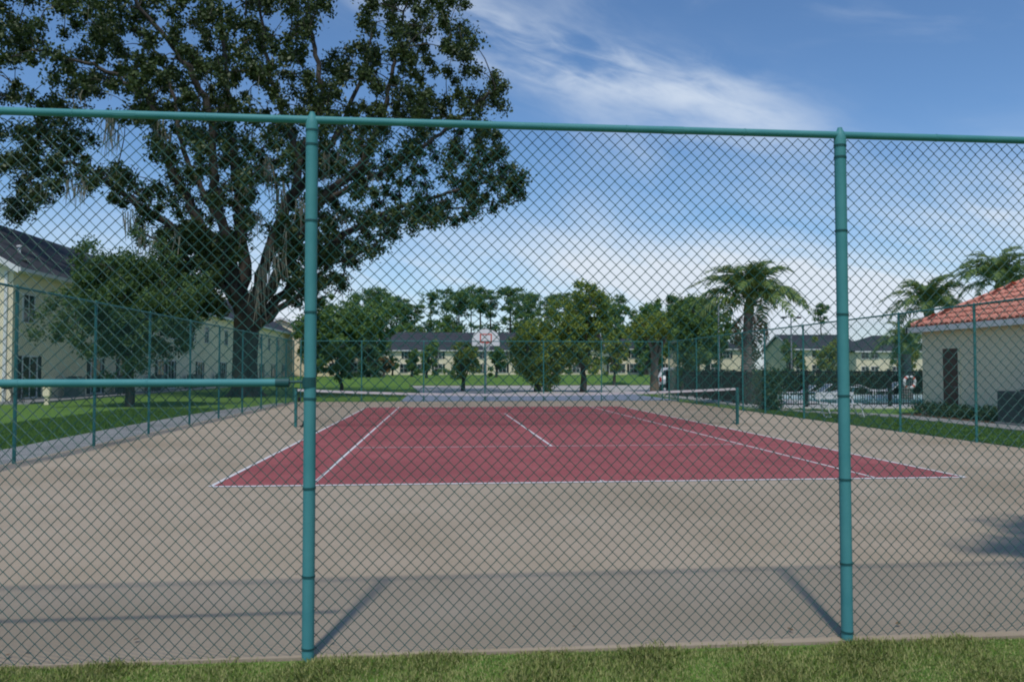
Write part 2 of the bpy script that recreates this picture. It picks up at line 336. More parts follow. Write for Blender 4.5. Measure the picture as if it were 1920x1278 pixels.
nf = fence('chain_link_fence', 'near green chain-link fence closest to the viewer with thick posts', (FX0, FY0-.08), (FX1, FY0+.15), [0, .35, 3.47, 6.59, 9.76, 12.88, 16.0, 19.10], near=True, r_post=.0345)
rail = MB().tube([(3.52, -.0, 1.54), (6.47, 0, 1.54)], .0225, 14).build('middle_rail', M['green'], nf, smooth=True)
for x in (3.75, 4.35, 5.02, 5.7): MB().tube([(x-.004, 0, 1.54), (x+.004, 0, 1.54)], .0245, 12).build('rail_tie', M['green'], rail)
rl = MB(); rl.tube([(6.40, 0, 1.54), (6.475, 0, 1.54)], .0262, 14); rl.tube([(6.47, 0, 1.545), (6.56, 0, 1.545)], .008, 8); rl.tube([(6.585, 0, 1.515), (6.585, 0, 1.57)], .0395, 16)
rl.build('rail_clamp', M['tie'], rail)
fence('chain_link_fence', 'green chain-link fence along the left side of the court by the lawn', (FX0, FY0), (FX0, FY1), [.35, 3.5, 6.8, 10.1, 13.35, 16.6, 19.95, 23.1, 26.3, 29.5, 32.6, 34.8, 36.8], r_post=.030)
fence('chain_link_fence', 'green chain-link fence along the right side of the court by the pool', (FX1, FY1), (FX1, FY0), [0, 1.6, 4.6, 7.6, 10.4, 12.6, 15.8, 18.65, 21.4, 24.4, 27.4, 30.4, 33.4, 36.4], r_post=.030)
fence('chain_link_fence', 'green chain-link fence across the far end behind the net', (FX0, FY1), (FX1, FY1), [0.35, 3.35, 6.45, 9.55, 12.55, 15.55, 18.75], r_post=.030)

# ------------------------------------------------------------------ tennis net
def build_net():
    root = thing('tennis_net', 'sagging tennis net with white top band across the red court', 'net', (0, 11.885, 0))
    for s in (-1, 1):
        b = MB().tube([(s*6.4, 0, -.05), (s*6.4, 0, 1.09)], .043, 14)
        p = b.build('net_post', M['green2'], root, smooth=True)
        MB().tube([(s*6.4, 0, 1.09), (s*6.4, 0, 1.11)], .048, 14).build('cap', M['black'], p)
    k = MB().tube([(6.34, -.09, .0), (6.34, -.09, .95)], .03, 10); k.build('brace_post', M['tie'], root)
    w = MB().box(-6.34, -6.28, -.05, .05, .72, .84); w.tube([(-6.31, -.05, .78), (-6.31, -.16, .78), (-6.31, -.16, .66)], .012, 8); w.build('winder', M['black'], root)
    leg = MB().tube([(-6.22, -.02, .0), (-5.98, .02, .75)], .022, 8); leg.box(-6.27, -6.16, -.06, .03, .008, .05); leg.build('prop', M['black'], root)
    top = lambda x: 1.07-.155*(1-(x/6.36)**2)
    xs = np.linspace(-6.35, 6.35, 61)
    b = MB(); v = []; 
    for x in xs: v += [(x, -.011, top(x)), (x, .011, top(x)), (x, .011, top(x)-.063), (x, -.011, top(x)-.063)]
    f = [(i*4+j, i*4+(j+1) % 4, i*4+4+(j+1) % 4, i*4+4+j) for i in range(60) for j in range(4)]
    b.add(v, f+[(0, 1, 2, 3), (240, 243, 242, 241)]).build('top_band', M['tape'], root)
    n = MB(); r = .0022
    for x in np.arange(-6.34, 6.35, .045):
        t = top(x)-.06; n.box(x-r, x+r, -r, r, .035, t)
    for q in np.linspace(0, 1, 23):
        pts = [(x, .002, .04+(top(x)-.1)*q) for x in xs[::3]]; n.tube(pts, r, 4, cap=False)
    stuff(n.build('net_mesh', M['netcord'], root))
build_net()

# ------------------------------------------------------------------ foliage tools
def leaf_cloud(C, Rr, n, size, aspect=.5, up=.35, flat=1.0, shell=.5, fold=.0):
    """C: (k,3) clump centres, Rr: (k,) radii, n leaves each -> (N,4,3) diamond leaves"""
    k = len(C); N = k*n
    d = rng.normal(size=(N, 3)); d /= np.linalg.norm(d, axis=1, keepdims=True)
    rad = (shell+(1-shell)*rng.random(N)) if shell < 1 else np.ones(N)
    rad *= np.where(rng.random(N) < .35, rng.random(N)**.5, 1)
    P = np.repeat(C, n, 0)+d*rad[:, None]*np.repeat(Rr, n)[:, None]*np.array([1, 1, flat])
    nr = rng.normal(size=(N, 3))*.8+d*.5+np.array([0, 0, up]); nr /= np.linalg.norm(nr, axis=1, keepdims=True)
    t = rng.normal(size=(N, 3)); t -= nr*(t*nr).sum(1, keepdims=True); t /= np.linalg.norm(t, axis=1, keepdims=True)
    b = np.cross(nr, t); s = size*(.65+.7*rng.random(N))[:, None]
    return np.stack([P-t*s*.5, P+b*s*aspect*.5-nr*s*.06, P+t*s*.5, P-b*s*aspect*.5-nr*s*.06], 1)
def curve(pts, n=8):
    """smooth polyline through points"""
    p = np.asarray(pts, float); k = len(p)
    if k < 3: return np.stack([p[0]+(p[1]-p[0])*t for t in np.linspace(0, 1, n)])
    out = []
    for i in range(k-1):
        p0 = p[max(i-1, 0)]; p1 = p[i]; p2 = p[i+1]; p3 = p[min(i+2, k-1)]
        for t in np.linspace(0, 1, n, endpoint=False):
            out.append(.5*((2*p1)+(-p0+p2)*t+(2*p0-5*p1+4*p2-p3)*t*t+(-p0+3*p1-3*p2+p3)*t**3))
    out.append(p[-1]); return np.array(out)
def inside(pt, poly):
    x, y = pt; r = False; j = len(poly)-1
    for i in range(len(poly)):
        xi, yi = poly[i]; xj, yj = poly[j]
        if (yi > y) != (yj > y) and x < (xj-xi)*(y-yi)/(yj-yi)+xi: r = not r
        j = i
    return r
def twig_to(mb, nodes, c, r0, sides=4):
    """thin curved branch from the nearest limb node (favouring nodes below) to clump centre c"""
    d = nodes-c; dist = np.linalg.norm(d, axis=1)+np.maximum(d[:, 2], 0)*1.5
    a = nodes[np.argmin(dist)]; mid = (a+c)/2+np.array([0, 0, .12*np.linalg.norm(c-a)])+rng.normal(size=3)*.06*np.linalg.norm(c-a)
    pts = curve([a, mid, c], 3); mb.tube(pts, np.linspace(r0, r0*.3, len(pts)), sides, cap=False)

# ------------------------------------------------------------------ the big oak
OY = 40.4
def big_oak():
    root = thing('oak_tree', 'huge dark spreading oak with hanging moss left of the court', 'tree', tuple(at(460, 741, OY)*np.array([1, 1, 0])+np.array([0, 0, -.1])))
    org = np.array(root.location)
    outer = [(-180, -180), (0, -260), (250, -330), (500, -320), (640, -250), (660, -150), (690, -120), (760, -90), (835, -30), (880, 15), (893, 60), (882, 110), (905, 130), (950, 145), (957, 165), (937, 180), (955, 205),
             (930, 215), (908, 235), (945, 248), (965, 285), (988, 315), (978, 370), (930, 395), (900, 405), (860, 420), (820, 425), (780, 440), (730, 458), (700, 478), (685, 495), (640, 545), (600, 570), (555, 585),
             (535, 560), (515, 500), (500, 440), (470, 430), (445, 480), (425, 560), (395, 592), (350, 565), (320, 500), (260, 452), (235, 405), (205, 375), (170, 352), (130, 350), (90, 372), (58, 385), (50, 418), (28, 425), (10, 392), (35, 348), (60, 322),
             (0, 325), (-80, 320), (-150, 240), (-190, 100)]
    gaps = [[(-20, 126), (60, 130), (78, 165), (20, 160), (-20, 168)], [(138, 232), (190, 212), (248, 250), (272, 280), (308, 312), (302, 342), (250, 330), (205, 305), (168, 288), (182, 262), (150, 250)],
            [(345, 135), (366, 138), (398, 180), (392, 198), (368, 198), (370, 175), (345, 152)], [(452, 105), (480, 148), (500, 170), (492, 192), (463, 192), (468, 150)], [(428, -30), (468, -40), (462, 38), (434, 42)],
            [(630, -300), (675, -140), (686, 0), (664, 57), (648, 96), (580, 114), (566, 126), (582, 68), (613, 18), (616, -60)], [(640, 175), (665, 148), (682, 168), (668, 196), (644, 200)],
            [(798, 302), (822, 308), (816, 352), (796, 342)], [(808, 362), (842, 352), (838, 378), (812, 384)], [(132, 178), (178, 172), (198, 198), (148, 206)], [(710, 66), (730, 58), (738, 120), (722, 172), (706, 150)],
            [(488, 376), (516, 384), (522, 424), (498, 416)], [(470, 470), (490, 452), (496, 500), (476, 510)], [(-20, 258), (30, 262), (24, 296), (-20, 292)], [(-20, 330), (28, 330), (20, 366), (-20, 366)],
            [(100, 60), (128, 70), (120, 96), (98, 90)], [(560, 440), (590, 430), (585, 470), (560, 478)], [(540, 530), (570, 520), (560, 560), (530, 566)], [(240, 60), (262, 70), (256, 110), (238, 96)], [(300, 40), (318, 60), (314, 96), (298, 80)],
            [(760, 120), (775, 130), (770, 165), (756, 150)], [(850, 300), (868, 310), (862, 338), (846, 330)], [(520, 10), (540, 30), (532, 60), (514, 44)]]
    pts = []; tries = 0
    while len(pts) < 1150 and tries < 120000:
        tries += 1
        u = random.uniform(-190, 990); v = random.uniform(-320, 585)
        if not inside((u, v), outer) or any(inside((u, v), g) for g in gaps): continue
        if v < -40 and random.random() < .45: continue
        if u < 330 and v < 230 and random.random() < .25: continue
        if any((u-a)**2+(v-b)**2 < 11**2 for a, b in pts): continue
        pts.append((u, v))
    C = []; Rr = []
    for u, v in pts:
        q = min(1, math.hypot((u-430)/580, (v-140)/480)); sp = 8.5*math.sqrt(max(0, 1-q*q))+1.2
        C.append(at(u, v, OY+random.uniform(-1, 1)*sp)-org); Rr.append(random.uniform(.42, .86))
    low = [(300, 420), (430, 430), (445, 520), (430, 590), (360, 585), (300, 520)]; low2 = [(520, 430), (640, 400), (640, 520), (560, 580), (520, 560)]
    k = 0
    while k < 110:
        u, v = random.uniform(290, 650), random.uniform(395, 595)
        if inside((u, v), low) or inside((u, v), low2): C.append(at(u, v, OY+random.uniform(-5, 5))-org); Rr.append(random.uniform(.4, .75)); k += 1
    C = np.array(C); Rr = np.array(Rr)
    V = leaf_cloud(C, Rr, 190, .235, .58, up=.4, shell=.2)
    # wispy stray leaves round the outline
    V2 = leaf_cloud(C[::2], Rr[::2]*1.5, 22, .22, .55, up=.4, shell=.6)
    limbs = [([(462, 610), (440, 540), (395, 450), (342, 362), (302, 272), (280, 190), (230, 150), (150, 115), (60, 90)], -3.5, .42),
             ([(455, 600), (428, 540), (370, 462), (300, 412), (232, 366), (152, 312), (70, 300), (-60, 292)], 2.5, .38),
             ([(460, 605), (452, 450), (448, 380), (440, 300), (428, 200), (420, 80), (400, -120)], 3, .46),
             ([(466, 600), (500, 480), (540, 380), (558, 300), (525, 200), (500, 100), (480, -60)], -1.5, .40),
             ([(470, 608), (540, 480), (600, 380), (680, 300), (722, 200), (742, 100), (762, 0)], -3, .38),
             ([(475, 612), (560, 520), (640, 442), (740, 392), (840, 362), (940, 332)], 1.5, .33),
             ([(456, 600), (420, 430), (400, 320), (388, 200), (332, 100), (252, 0), (200, -130)], -6, .36),
             ([(468, 604), (520, 425), (600, 300), (640, 232), (682, 130), (702, 40)], 6, .36),
             ([(476, 618), (560, 552), (620, 502), (700, 462)], -3, .24),
             ([(445, 570), (400, 520), (330, 470), (270, 440)], -4, .22), ([(420, 430), (350, 300), (330, 200), (300, 110), (240, 40)], 2, .2), ([(560, 300), (600, 190), (590, 90), (570, 0), (560, -120)], 1, .24),
             ([(600, 380), (700, 330), (800, 270), (900, 190), (940, 160)], -2, .2), ([(640, 440), (760, 400), (880, 390)], 3, .16)]
    nodes = []
    tr = MB(); base = np.array([0, 0, .0]); t0 = at(460, 741, OY)-org
    tp = curve([at(460, 745, OY)-org, at(459, 690, OY)-org, at(461, 640, OY)-org, at(463, 590, OY)-org, at(464, 550, OY)-org], 6)
    rr = np.interp(np.linspace(0, 1, len(tp)), [0, .08, .3, .7, 1], [1.05, .82, .74, .78, .5])
    tr.tube(tp, rr, 18)
    for k in range(7):                                      # root flare
        a = k*2*math.pi/7+.3; tr.tube(curve([tp[0]+np.array([math.cos(a)*.5, math.sin(a)*.5, .75]), tp[0]+np.array([math.cos(a)*.9, math.sin(a)*.9, .2]), tp[0]+np.array([math.cos(a)*1.5, math.sin(a)*1.5, -.15])], 4), np.linspace(.34, .1, 9), 8)
    tr.build('trunk', M['bark'], root, smooth=True)
    for poly, dy, r0 in limbs:
        k = len(poly); P = [at(u, v, OY+dy*(i/(k-1))**.8)-org for i, (u, v) in enumerate(poly)]
        cp = curve(P, 7); cp[3:] += rng.normal(size=cp[3:].shape)*.07
        lb = MB().tube(cp, np.linspace(r0, .05, len(cp)), 9); lb.build('limb', M['bark'], root, smooth=True); nodes.append(cp[5:])
    nodes = np.concatenate(nodes)
    tw = MB()
    todo = list(range(len(C))); dn = np.array([np.min(np.linalg.norm(nodes-c, axis=1)) for c in C])
    for i in np.argsort(dn):
        twig_to(tw, nodes, C[i], .032+.015*random.random(), 4); nodes = np.concatenate([nodes, C[i][None]])
    stuff(tw.build('twigs', M['bark'], root))
    stuff(quads('crown', np.concatenate([V, V2]), M['oakleaf'], root))
    # hanging moss
    S = []
    def strand(p, L, w):
        n = 4; p = np.array(p); sway = rng.normal(size=2)*.05
        for i in range(n):
            a = p+np.array([sway[0]*i, sway[1]*i, -L*i/n]); b = p+np.array([sway[0]*(i+1), sway[1]*(i+1), -L*(i+1)/n]); ww = w*(1-.7*i/n); w2 = w*(1-.7*(i+1)/n)
            e = np.array([1, 0, 0])*random.uniform(.6, 1)+np.array([0, 1, 0])*random.uniform(-.6, .6)
            S.append([a-e*ww, a+e*ww, b+e*w2, b-e*w2])
    spots = [(205, 215, 10, 2.4), (215, 235, 6, 1.8), (130, 340, 8, 1.4), (158, 342, 8, 1.5), (95, 345, 4, 1.0), (300, 225, 6, 1.4), (312, 250, 5, 1.6), (470, 320, 6, 2.0), (500, 300, 8, 2.6), (525, 350, 6, 2.4), (615, 290, 7, 2.0), (640, 275, 5, 1.5), (560, 380, 6, 2), (480, 400, 5, 1.6), (150, 175, 4, 1.2), (240, 400, 6, 1.8), (270, 430, 6, 2.0), (290, 450, 5, 1.4), (540, 430, 6, 2.0), (510, 460, 8, 3.2), (495, 500, 8, 3.0), (480, 540, 6, 2.4), (530, 480, 5, 2.0), (640, 400, 4, 1.2), (450, 350, 4, 1.4), (700, 330, 3, 1.0), (330, 440, 4, 1.5)]
    for u, v, n, L in spots:
        for _ in range(n*2):
            p = at(u+random.gauss(0, 7), v+random.gauss(0, 6), OY-random.uniform(1, 7))-org; strand(p, L*random.uniform(.4, 1), random.uniform(.025, .055))
    for c in C[rng.choice(len(C), 110, replace=False)]:
        for _ in range(3): strand(c+rng.normal(size=3)*.3, random.uniform(.4, 1.1), random.uniform(.015, .035))
    stuff(quads('hanging_moss', np.array(S), M['moss'], root))
big_oak()

# ------------------------------------------------------------------ ordinary trees
def make_tree(name, label, cat, base, height, crown_r, crown_z, crown_h, trunk_r, leaf, nclump, nleaf, lsize, bark='bark', group=None, shape='round', clump_r=None, stems=1, lean=0.0, squash=1.0, rough=.22):
    """base: world xyz; crown ellipsoid centred at height crown_z, radius crown_r, half height crown_h"""
    root = thing(name, label, cat, tuple(base), group=group)
    cr = clump_r or crown_r*.30; C = []
    while len(C) < nclump:
        d = rng.normal(size=3); d /= np.linalg.norm(d); q = random.random()**.45
        p = d*q
        if shape == 'cone': 
            h = random.random()**1.5; a = random.uniform(0, 6.283); w = (1-h)*random.random()**.4; p = np.array([math.cos(a)*w, math.sin(a)*w, h*2-1])
        if shape == 'umbrella': p[2] = abs(p[2])*.9-.15
        bump_ = 1+rough*math.sin(p[0]*5+crown_r*3)*math.cos(p[2]*4+crown_z)+rough*.5*random.gauss(0, .6)
        C.append(np.array([p[0]*crown_r*bump_+lean, p[1]*crown_r*squash*bump_, crown_z+p[2]*crown_h*bump_]))
    C = np.array(C); Rr = cr*(.6+.7*rng.random(len(C)))
    V = leaf_cloud(C, Rr, nleaf, lsize, .5, up=.4, shell=.3, flat=.8)
    tr = MB(); nodes = []
    fork = max(.25*height, crown_z-crown_h*.9)
    for s in range(stems):
        off = (s-(stems-1)/2)*trunk_r*2.2
        tp = curve([(off, 0, -.1), (off*1.5+.03*height*random.uniform(-.5, .5), 0, fork*.5), (off*2.5+lean*.6, 0, fork), (off*3+lean*.9, 0, crown_z+crown_h*.3)], 5)
        tr.tube(tp, np.linspace(trunk_r*1.25, trunk_r*.35, len(tp)), 9); nodes.append(tp[6:])
    for k in range(7):
        a = k*6.283/7+random.random()*.5; st = nodes[k % stems][random.randrange(0, 4)]
        e = np.array([math.cos(a)*crown_r*.7+lean, math.sin(a)*crown_r*.7*squash, crown_z+random.uniform(-.3, .6)*crown_h])
        bp = curve([st, (st+e)/2+np.array([0, 0, .08*height]), e], 4); tr.tube(bp, np.linspace(trunk_r*.5, trunk_r*.1, len(bp)), 6); nodes.append(bp[2:])
    nodes = np.concatenate(nodes)
    for c in C[:80]: twig_to(tr, nodes, c, trunk_r*.12, 3)
    tr.build('trunk', M[bark], root, smooth=True)
    stuff(quads('crown', V, M[leaf], root))
    return root
def tree_px(name, label, u, vbase, Y, u0, u1, v0, v1, tr_px, leaf, nclump, nleaf, lsize, cat='tree', **k):
    """trunk at pixel column u, crown box u0..u1, v0..v1 as it stands at depth Y"""
    b = at(u, vbase, Y); gz = float(ground_z(b[0], b[1])); b[2] = gz
    s = (Y-CAM[1])/FPX
    zt = at((u0+u1)/2, v0, Y)[2]-gz; zb = at((u0+u1)/2, v1, Y)[2]-gz; cx = at((u0+u1)/2, v0, Y)[0]-b[0]
    return make_tree(name, label, cat, b, zt, (u1-u0)/2*s*.90, (zt+zb)/2, (zt-zb)/2*.94, tr_px/2*s, leaf, nclump, nleaf, lsize, lean=cx, **k)
tree_px('shade_tree', 'bushy green tree in front of the left house', 243, 757, 26.4, 112, 372, 455, 690, 15, 'leafshade', 430, 120, .16, clump_r=.52, rough=.34)
tree_px('young_tree', 'small pale green tree just right of the left thick post', 640, 735, 52, 600, 665, 636, 718, 7, 'leafmid', 40, 90, .22)
tree_px('conical_tree', 'dark conical evergreen beside the left end of the long far building', 690, 712, 100, 664, 722, 628, 704, 8, 'leafdark', 60, 90, .45, shape='cone')
tree_px('rusty_shrub', 'rusty orange shrub beside the dark conical evergreen', 720, 706, 104, 704, 738, 662, 704, 5, 'leaforange', 24, 60, .4, cat='shrub')
tree_px('young_tree', 'slender tree left of the basketball hoop before the far building', 868, 738, 50, 838, 905, 634, 712, 8, 'leafyel', 60, 80, .22)
tree_px('yard_tree', 'yellow-green tree right of the basketball hoop with low branches', 1008, 742, 48, 944, 1076, 586, 730, 13, 'leafyel', 150, 130, .22)
tree_px('yard_tree', 'tallest yellow-green tree in the middle with slim brown trunk', 1093, 745, 46, 1034, 1150, 530, 700, 12, 'leafyel', 150, 130, .22, bark='bark')
tree_px('crape_tree', 'wide yellow-green tree left of the big palm with pale trunk', 1228, 742, 47, 1168, 1292, 580, 660, 16, 'leafyel', 110, 130, .22, bark='bark2', shape='umbrella')
tree_px('dark_tree', 'dark leafy tree beside the far corner of the court near the palm', 1284, 752, 36, 1246, 1345, 552, 720, 12, 'leafmid', 150, 130, .2)
tree_px('yard_tree', 'olive tree with rusty tips behind the pool fence', 1555, 735, 60, 1520, 1592, 628, 702, 7, 'leafyel', 40, 80, .25)
tree_px('yard_tree', 'small round green tree between the big palm and the pool fence', 1480, 735, 62, 1455, 1512, 632, 702, 7, 'leafmid', 36, 80, .25)
tree_px('yard_tree', 'small olive tree against the left corner of the pool house', 1700, 735, 50, 1672, 1728, 640, 705, 7, 'leafyel', 36, 80, .22)
tree_px('slim_shrub', 'slim upright shrub in front of the far building right half', 1200, 712, 110, 1188, 1212, 668, 712, 4, 'leafmid', 20, 50, .4, cat='shrub')
tree_px('round_shrub', 'round green shrub at the far building left end', 736, 712, 130, 722, 752, 668, 704, 4, 'leafmid', 20, 50, .5, cat='shrub')
tree_px('young_tree', 'thin young tree before the far building left windows', 800, 722, 88, 778, 832, 636, 708, 5, 'leafmid', 26, 60, .4)
tree_px('young_tree', 'olive tree between the tallest middle tree and the wide yellow-green tree', 1152, 725, 72, 1126, 1182, 612, 708, 6, 'leafyel', 50, 80, .3)
tree_px('young_tree', 'small green tree in front of the far building just right of the hoop', 930, 716, 95, 910, 956, 640, 708, 5, 'leafmid', 30, 70, .4)
tree_px('young_tree', 'small green tree near the far building left corner', 772, 716, 105, 752, 794, 646, 706, 5, 'leafmid', 28, 70, .42)
# tree whose shadow lies on the court at the right edge; it stands outside the frame
make_tree('leafy_tree', 'leafy tree beyond the right edge shading the court corner', 'tree', (3.6, -8.3, -.02), 5.2, 1.85, 4.2, 1.2, .09, 'leafmid', 240, 130, .2, clump_r=.5, squash=1.2)

# hardwoods behind the left and right of the pines
bk = [(612, 574, 664, 552, 690, 120), (692, 640, 745, 538, 690, 128), (655, 620, 705, 570, 700, 112), (590, 545, 640, 570, 700, 108), (1212, 1180, 1262, 552, 690, 140), (1300, 1250, 1350, 548, 690, 135), (760, 730, 800, 600, 690, 190), (1325, 1300, 1372, 566, 690, 120), (985, 955, 1022, 580, 690, 172), (1075, 1040, 1115, 572, 690, 176), (1150, 1118, 1190, 556, 690, 165), (830, 800, 868, 585, 690, 180)]
bl = ['round green tree behind the left thick post at roof level', 'tall green tree left of the pine row', 'mid green tree between post and pine row', 'leafy tree behind the oak trunk at the house gable', 'dark green tree behind the wide yellow-green tree', 'dark green tree behind the big palm crown', 'low green tree behind the left end of the far roof', 'green tree just left of the palm trunk far behind', 'rounded green tree above the far roof right of the hoop', 'broad green tree behind the tallest middle tree', 'rounded green tree behind the gap between the far buildings', 'low green tree above the far roof left of the hoop']
for (u, u0, u1, v0, v1, Y), lb in zip(bk, bl):
    tree_px('broadleaf_tree', lb, u, 700, Y, u0, u1, v0, v1, 7, 'leafmid', 90, 90, .55, group='trees far behind the buildings')

# pines
def pine_parts(seed):
    global rng
    r = random.Random(seed); rng = np.random.default_rng(seed+100)
    tr = MB(); Hh = 20.0; bend = r.uniform(-.5, .5)
    tp = curve([(0, 0, -.3), (bend*.5, 0, 7), (bend, 0, 14), (bend*.6, 0, Hh)], 6); tr.tube(tp, np.linspace(.28, .07, len(tp)), 8)
    C = []; Rr = []
    for k in range(34):
        z = r.uniform(11.0 if k < 8 else 15.0, 20.3); a = r.uniform(0, 6.283); L = r.uniform(.3, 2.6)*(1.15-.55*abs(z-17)/5)
        e = np.array([math.cos(a)*L+bend*.8, math.sin(a)*L, z]); st = tp[np.argmin(abs(tp[:, 2]-(z-.5)))]
        tr.tube([st, (st+e)/2+np.array([0, 0, .1]), e], [.08, .06, .03], 4, cap=False); C.append(e); Rr.append(r.uniform(.7, 1.5))
    V = leaf_cloud(np.array(C), np.array(Rr), 60, .62, .34, up=.5, flat=.7, shell=.25)
    tm = tr.mesh('trunk'); tm.materials.append(M['bark']); cm = quads('crown', V, M['needle'], 'mesh'); return tm, cm
PV = [pine_parts(s) for s in range(6)]; rng = np.random.default_rng(21)
pu = [648, 668, 690, 706, 722, 741, 763, 780, 803, 818, 836, 852, 868, 884, 905, 922, 938, 957, 972, 986, 1003, 1020, 1036, 1060, 1082, 1105, 1128, 1150, 1166, 1184, 1214, 1240, 1262, 1286, 1310, 1336]
pt = [548, 545, 538, 542, 534, 546, 552, 556, 548, 545, 540, 552, 548, 540, 538, 545, 550, 546, 548, 550, 552, 548, 545, 550, 552, 560, 562, 556, 560, 570, 562, 556, 560, 556, 560, 566]
PJ = random.Random(5)
keep = [i for i in range(len(pu)) if i not in (9, 16, 31)]; pu = [pu[i]+PJ.uniform(-5, 5) for i in keep]; pt = [pt[i]+PJ.uniform(-9, 14) for i in keep]
for i, (u, v) in enumerate(zip(pu, pt)):
    Y = 190+((i*37) % 50); top = at(u, v, Y); gz = .57
    root = thing('pine_tree', 'tall slender pine in the far row, %s from the left' % ORD[i], 'tree', (top[0], Y, gz), random.uniform(0, 6.28), 'far row of pines')
    s = (top[2]-gz)/20.8; tm, cm = PV[(i*5+i//6) % 6]; wd = PJ.uniform(.75, 1.45)
    for me, nm in ((tm, 'trunk'), (cm, 'crown')):
        o = link(nm, me, None, root); o.scale = (s*wd,)*2+(s,)
        if nm == 'crown': stuff(o)
u, Y = 1540, 150; top = at(u, 566, Y)
root = thing('pine_tree', 'lone pine above the roofs between the palm and the right thick post', 'tree', (top[0], Y, .57), .4)
for me, nm in ((PV[1][0], 'trunk'), (PV[1][1], 'crown')):
    o = link(nm, me, None, root); o.scale = (.7, .7, (top[2]-.57)/20.8)
    if nm == 'crown': stuff(o)
# the low dark wood under the pines
def wood():
    C = []; 
    for k in range(520):
        u = random.uniform(560, 1420); Y = random.uniform(235, 262); v = random.uniform(606, 690)
        if v < 632 and random.random() < .6: continue
        C.append(at(u, v, Y))
    C = np.array(C); V = leaf_cloud(C, 2.2+1.6*rng.random(len(C)), 60, 1.2, .6, up=.4, shell=.3)
    stuff(quads('distant_wood', V, M['leafdark']))['label'] = 'low dark mass of woodland far behind the pines'
wood()

# ------------------------------------------------------------------ palms
def frond_mesh(L, droop, seed, dead=False):
    r = random.Random(seed); n = 26; t = np.linspace(0, 1, n)
    x = L*(np.sin(t*1.45)/1.45*1.05); z = L*(.42*t-droop*t**2.2)
    P = np.stack([x, .03*L*np.sin(t*3+seed), z], -1); b = MB(); b.tube(P[::3], np.linspace(.028, .006, len(P[::3])), 5)
    tg = np.gradient(P, axis=0); tg /= np.linalg.norm(tg, axis=1, keepdims=True); nrm = np.stack([-tg[:, 2], np.zeros(n), tg[:, 0]], -1)
    for i in range(4, n):
        for rep in range(2):
            for sd in (-1, 1):
                ll = L*.25*(math.sin(math.pi*min(.97, .12+.86*t[i])))**.7*r.uniform(.75, 1.1)
                o = P[i]-tg[i]*rep*L/n*.5
                d = np.array([0, sd, 0])*r.uniform(.55, .95)+tg[i]*.55+nrm[i]*r.uniform(-.15, .35); d /= np.linalg.norm(d)
                m = o+d*ll*.5; e = o+d*ll*.86+np.array([0, 0, -ll*r.uniform(.25, .6)]); w = tg[i]*.026*(1.2 if not dead else .8)
                b.add([o-w, o+w, m+w*1.1, m-w*1.1, e], [(0, 1, 2, 3), (3, 2, 4)])
    me = b.mesh('frond'); me.materials.append(M['deadfrond' if dead else 'frond']); return me
FR = [frond_mesh(2.9, .58+.11*k, k) for k in range(5)]; DF = [frond_mesh(2.2, 1.15, 30+k, True) for k in range(2)]
def palm(name, label, base, top, trunk_r, nf, scale=1.0, dead=0, skirt=True):
    base = np.array(base); top = np.array(top); root = thing(name, label, 'palm', tuple(base)); h = top[2]-base[2]; dx = top[0]-base[0]; dy = top[1]-base[1]
    n = int(h/.13); t = np.linspace(0, 1, n*2+1); pts = np.stack([dx*t**1.5, dy*t**1.5, -.1+(h+.1)*t], -1)
    rad = trunk_r*(1.18-.28*t)*(1+.045*np.where(np.arange(len(t)) % 2 == 0, 1, -1)); MB().tube(pts, rad, 14).build('trunk', M['palmtrunk'], root, smooth=False)
    c = pts[-1]; MB().lathe([(trunk_r*.8, -.35), (trunk_r*1.15, -.1), (trunk_r*.9, .2), (trunk_r*.3, .55), (.01, .7)], tuple(c), 12).build('crownshaft', M['frond'], root, smooth=True)
    for k in range(nf):
        a = k*2.39996+random.uniform(-.2, .2); q = k/nf
        o = link('frond', FR[k % 5], None, root); o.location = c+np.array([0, 0, .25*(1-q)])
        o.rotation_euler = (random.uniform(-.15, .15), -math.radians(66-62*q+random.uniform(-8, 8)), a); o.scale = (scale*random.uniform(.9, 1.1),)*3
    for k in range(dead):
        o = link('dry_frond', DF[k % 2], None, root); o.location = c-np.array([0, 0, .15]); o.rotation_euler = (0, math.radians(38+random.uniform(-10, 12)), k*2.4+.9); o.scale = (scale,)*3
    return root
def palm_px(label, ub, ut, vt, Y, tr_px, nf, scale, dead=0):
    s = (Y-CAM[1])/FPX; b = at(ub, 760, Y); b[2] = -.05; palm('palm_tree', label, b, at(ut, vt, Y), tr_px/2*s, nf, scale, dead)
palm_px('big feathery palm right of centre with thick grey trunk', 1398, 1404, 578, 25.5, 19, 27, 1.16, 3)
palm_px('palm drooping over the left corner of the pool house roof', 1742, 1742, 585, 33, 18, 22, 1.05, 2)
palm_px('tall palm rising behind the terracotta roof', 1868, 1874, 540, 30, 18, 24, 1.05, 1)
palm_px('thin palm at the right edge behind the terracotta roof', 1925, 1925, 565, 36, 15, 18, 1.1, 0)
palm_px('low shaggy palm left of the pool house wall', 1700, 1698, 655, 30, 20, 22, .72, 2)

